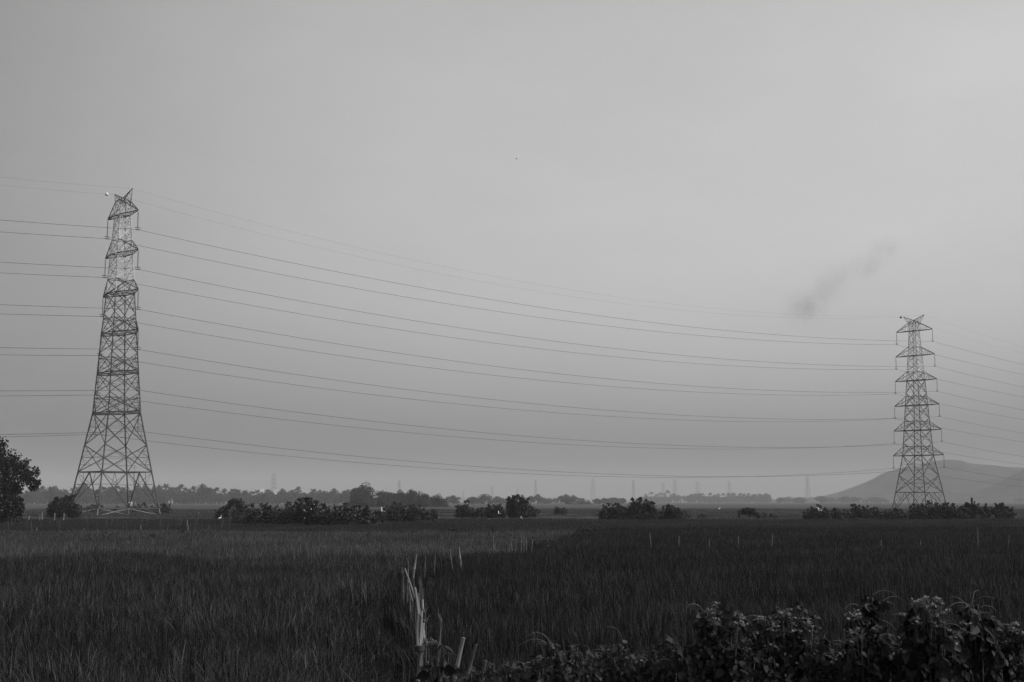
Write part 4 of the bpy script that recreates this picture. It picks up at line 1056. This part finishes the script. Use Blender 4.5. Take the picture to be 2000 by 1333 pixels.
VS = [('low mat of vine leaves beside the stubby stake at the bottom edge', 8.6, [(965, 1322, 22), (1000, 1312, 24), (1035, 1318, 26), (1060, 1300, 22)], 'vine_pale', (), 6, .06),
      ('low sprawling vine with thin arching tendrils, middle of the bottom edge', 8.4, [(1085, 1290, 24), (1075, 1262, 12), (1110, 1312, 28), (1140, 1290, 24), (1160, 1315, 28), (1120, 1268, 10)], 'vine_pale', (), 14, .06),
      ('low vine hump between the sprawling vine and the tall shrubs', 8.4, [(1195, 1285, 24), (1215, 1268, 16), (1230, 1300, 28), (1255, 1315, 26), (1190, 1320, 26), (1270, 1290, 16)], 'vine_pale', (), 8, .06),
      ('small tangle of vines filling the dip left of the hollow-topped shrub', 8.3, [(1285, 1300, 30), (1300, 1275, 22), (1310, 1255, 14), (1290, 1325, 28)], 'vine', (), 4, .06),
      ('low tangle of vines just right of the stubby stake by the fence', 9.0, [(925, 1328, 16), (940, 1318, 16), (905, 1332, 12)], 'vine_pale', (), 3, .06),
      ('low dark growth in the gap before the slim dark shrub', 8.4, [(1620, 1290, 28), (1645, 1300, 30), (1630, 1322, 30)], 'vine', ((1640, 1280, 14, 4),), 4, .05),
      ('low dark growth between the drooping shrub and the one cut by the edge', 8.3, [(1945, 1280, 26), (1940, 1310, 32), (1960, 1300, 28)], 'vine_dark', (), 4, .06),
      ('leafy shrub with a dark hollow near its top, leftmost of the tall ones', 8.0, [(1335, 1290, 38), (1390, 1235, 34), (1410, 1208, 20), (1385, 1290, 42), (1430, 1240, 34), (1440, 1300, 46), (1320, 1320, 40), (1450, 1222, 20), (1375, 1200, 10)], 'vine', ((1395, 1195, 18, 5), (1440, 1205, 20, 5)), 12, .07),
      ('fine-leaved shrub dotted with tiny flower heads, next to the hollow-topped one', 8.1, [(1500, 1250, 34), (1540, 1235, 34), (1520, 1205, 20), (1500, 1300, 46), (1550, 1300, 50), (1575, 1225, 24), (1560, 1195, 14), (1590, 1270, 36), (1610, 1310, 40), (1480, 1225, 22)], 'vine', ((1500, 1235, 40, 12), (1540, 1215, 30, 12), (1575, 1235, 25, 8)), 8, .06),
      ('slim dark shrub with pale flower dots down its side', 7.9, [(1690, 1190, 22), (1700, 1178, 14), (1680, 1225, 28), (1690, 1265, 36), (1660, 1300, 40), (1640, 1318, 30), (1700, 1305, 44), (1715, 1185, 12)], 'vine_dark', ((1668, 1205, 12, 6), (1665, 1235, 14, 7), (1710, 1225, 14, 6), (1660, 1250, 10, 4)), 6, .075),
      ('low fine scrub between the slim dark shrub and the one with a flower spray', 8.3, [(1735, 1270, 28), (1725, 1305, 36), (1755, 1290, 34), (1745, 1320, 34)], 'vine', (), 4, .05),
      ('dark broad-leaved shrub crowned with the largest pale flower spray', 7.8, [(1785, 1195, 20), (1790, 1225, 26), (1815, 1225, 30), (1800, 1270, 42), (1835, 1260, 34), (1850, 1305, 46), (1790, 1315, 46), (1830, 1235, 20)], 'vine_dark', ((1805, 1180, 16, 16), (1815, 1200, 22, 22), (1834, 1176, 12, 10), (1790, 1210, 14, 8), (1838, 1196, 10, 6), (1862, 1245, 12, 5)), 5, .1),
      ('tall drooping dark shrub with hanging leaves, right of the flower spray', 7.9, [(1890, 1200, 22), (1905, 1190, 14), (1885, 1240, 34), (1915, 1235, 30), (1895, 1290, 48), (1925, 1280, 38), (1930, 1215, 14)], 'vine_dark', ((1880, 1240, 20, 5),), 8, .1),
      ('rounded shrub cut by the right edge of the photo', 8.0, [(1975, 1250, 28), (1995, 1240, 28), (1965, 1285, 38), (2000, 1290, 48), (2030, 1250, 40), (1960, 1320, 40), (2050, 1300, 50)], 'vine', ((1985, 1230, 24, 8),), 6, .055)]
for i, (lab, D, lb, mt, fl, td, lf) in enumerate(VS):
    vine_shrub(lab, D, lb, 500 + i, leaf=lf * .7, mat=mt, flowers=fl, tendrils=td)
vine_shrub('broad-leaved plant with one large pale leaf at the foot of the stout stake', 11.2, [(850, 1290, 22), (862, 1275, 18), (845, 1318, 24), (872, 1310, 20)], 560, leaf=.1, dens=2.2, mat='vine', flowers=((836, 1257, 10, 5), (848, 1254, 8, 4)), tendrils=3, name='broad_leaved_plant', group=None)

# ------------------------------------------------------------------ smoke drifting in the sky
def make_smoke():
    D = 1600; m, nt, out = new_mat('drifting_smoke')
    v = N(nt, 'ShaderNodeVolumePrincipled', Anisotropy=.0); v.inputs['Color'].default_value = g(.35)
    tc = N(nt, 'ShaderNodeTexCoord'); last = None
    c0 = P(1640, 550, D)
    for (px, py, r, w) in ((1570, 604, 40, .75), (1594, 588, 30, .8), (1620, 552, 36, .7), (1650, 532, 26, .5), (1690, 518, 28, .85), (1722, 495, 28, .8), (1738, 478, 20, .6)):
        q = P(px, py, D) - c0
        sb = N(nt, 'ShaderNodeVectorMath', operation='DISTANCE'); sb.inputs[1].default_value = q; nt.links.new(tc.outputs['Object'], sb.inputs[0])
        mr = N(nt, 'ShaderNodeMapRange', interpolation_type='SMOOTHERSTEP'); mr.inputs[1].default_value = 0; mr.inputs[2].default_value = r * 1.5 * mpp(D); mr.inputs[3].default_value = w; mr.inputs[4].default_value = 0
        nt.links.new(sb.outputs['Value'], mr.inputs[0])
        if last is None: last = mr.outputs[0]
        else:
            ad = N(nt, 'ShaderNodeMath', operation='ADD'); nt.links.new(last, ad.inputs[0]); nt.links.new(mr.outputs[0], ad.inputs[1]); last = ad.outputs[0]
    nz = N(nt, 'ShaderNodeTexNoise', Scale=.05, Detail=3.); nt.links.new(tc.outputs['Object'], nz.inputs['Vector'])
    mz = N(nt, 'ShaderNodeMapRange'); mz.inputs[1].default_value = .38; mz.inputs[2].default_value = .65; mz.inputs[3].default_value = .1; mz.inputs[4].default_value = .0145
    mz.inputs[3].default_value = .002
    nt.links.new(nz.outputs['Fac'], mz.inputs[0])
    mu = N(nt, 'ShaderNodeMath', operation='MULTIPLY'); nt.links.new(last, mu.inputs[0]); nt.links.new(mz.outputs[0], mu.inputs[1])
    nt.links.new(mu.outputs[0], v.inputs['Density']); nt.links.new(v.outputs[0], out.inputs['Volume'])
    b = MB(); b.ball((0, 0, 0), (95, 38, 75), 20, 12)
    o = b.build('smoke', m, loc=c0); tag(o, 'faint dark smoke drifting in the sky above the farther pylon', kind='stuff')
make_smoke()
print('objects', len(bpy.data.objects))
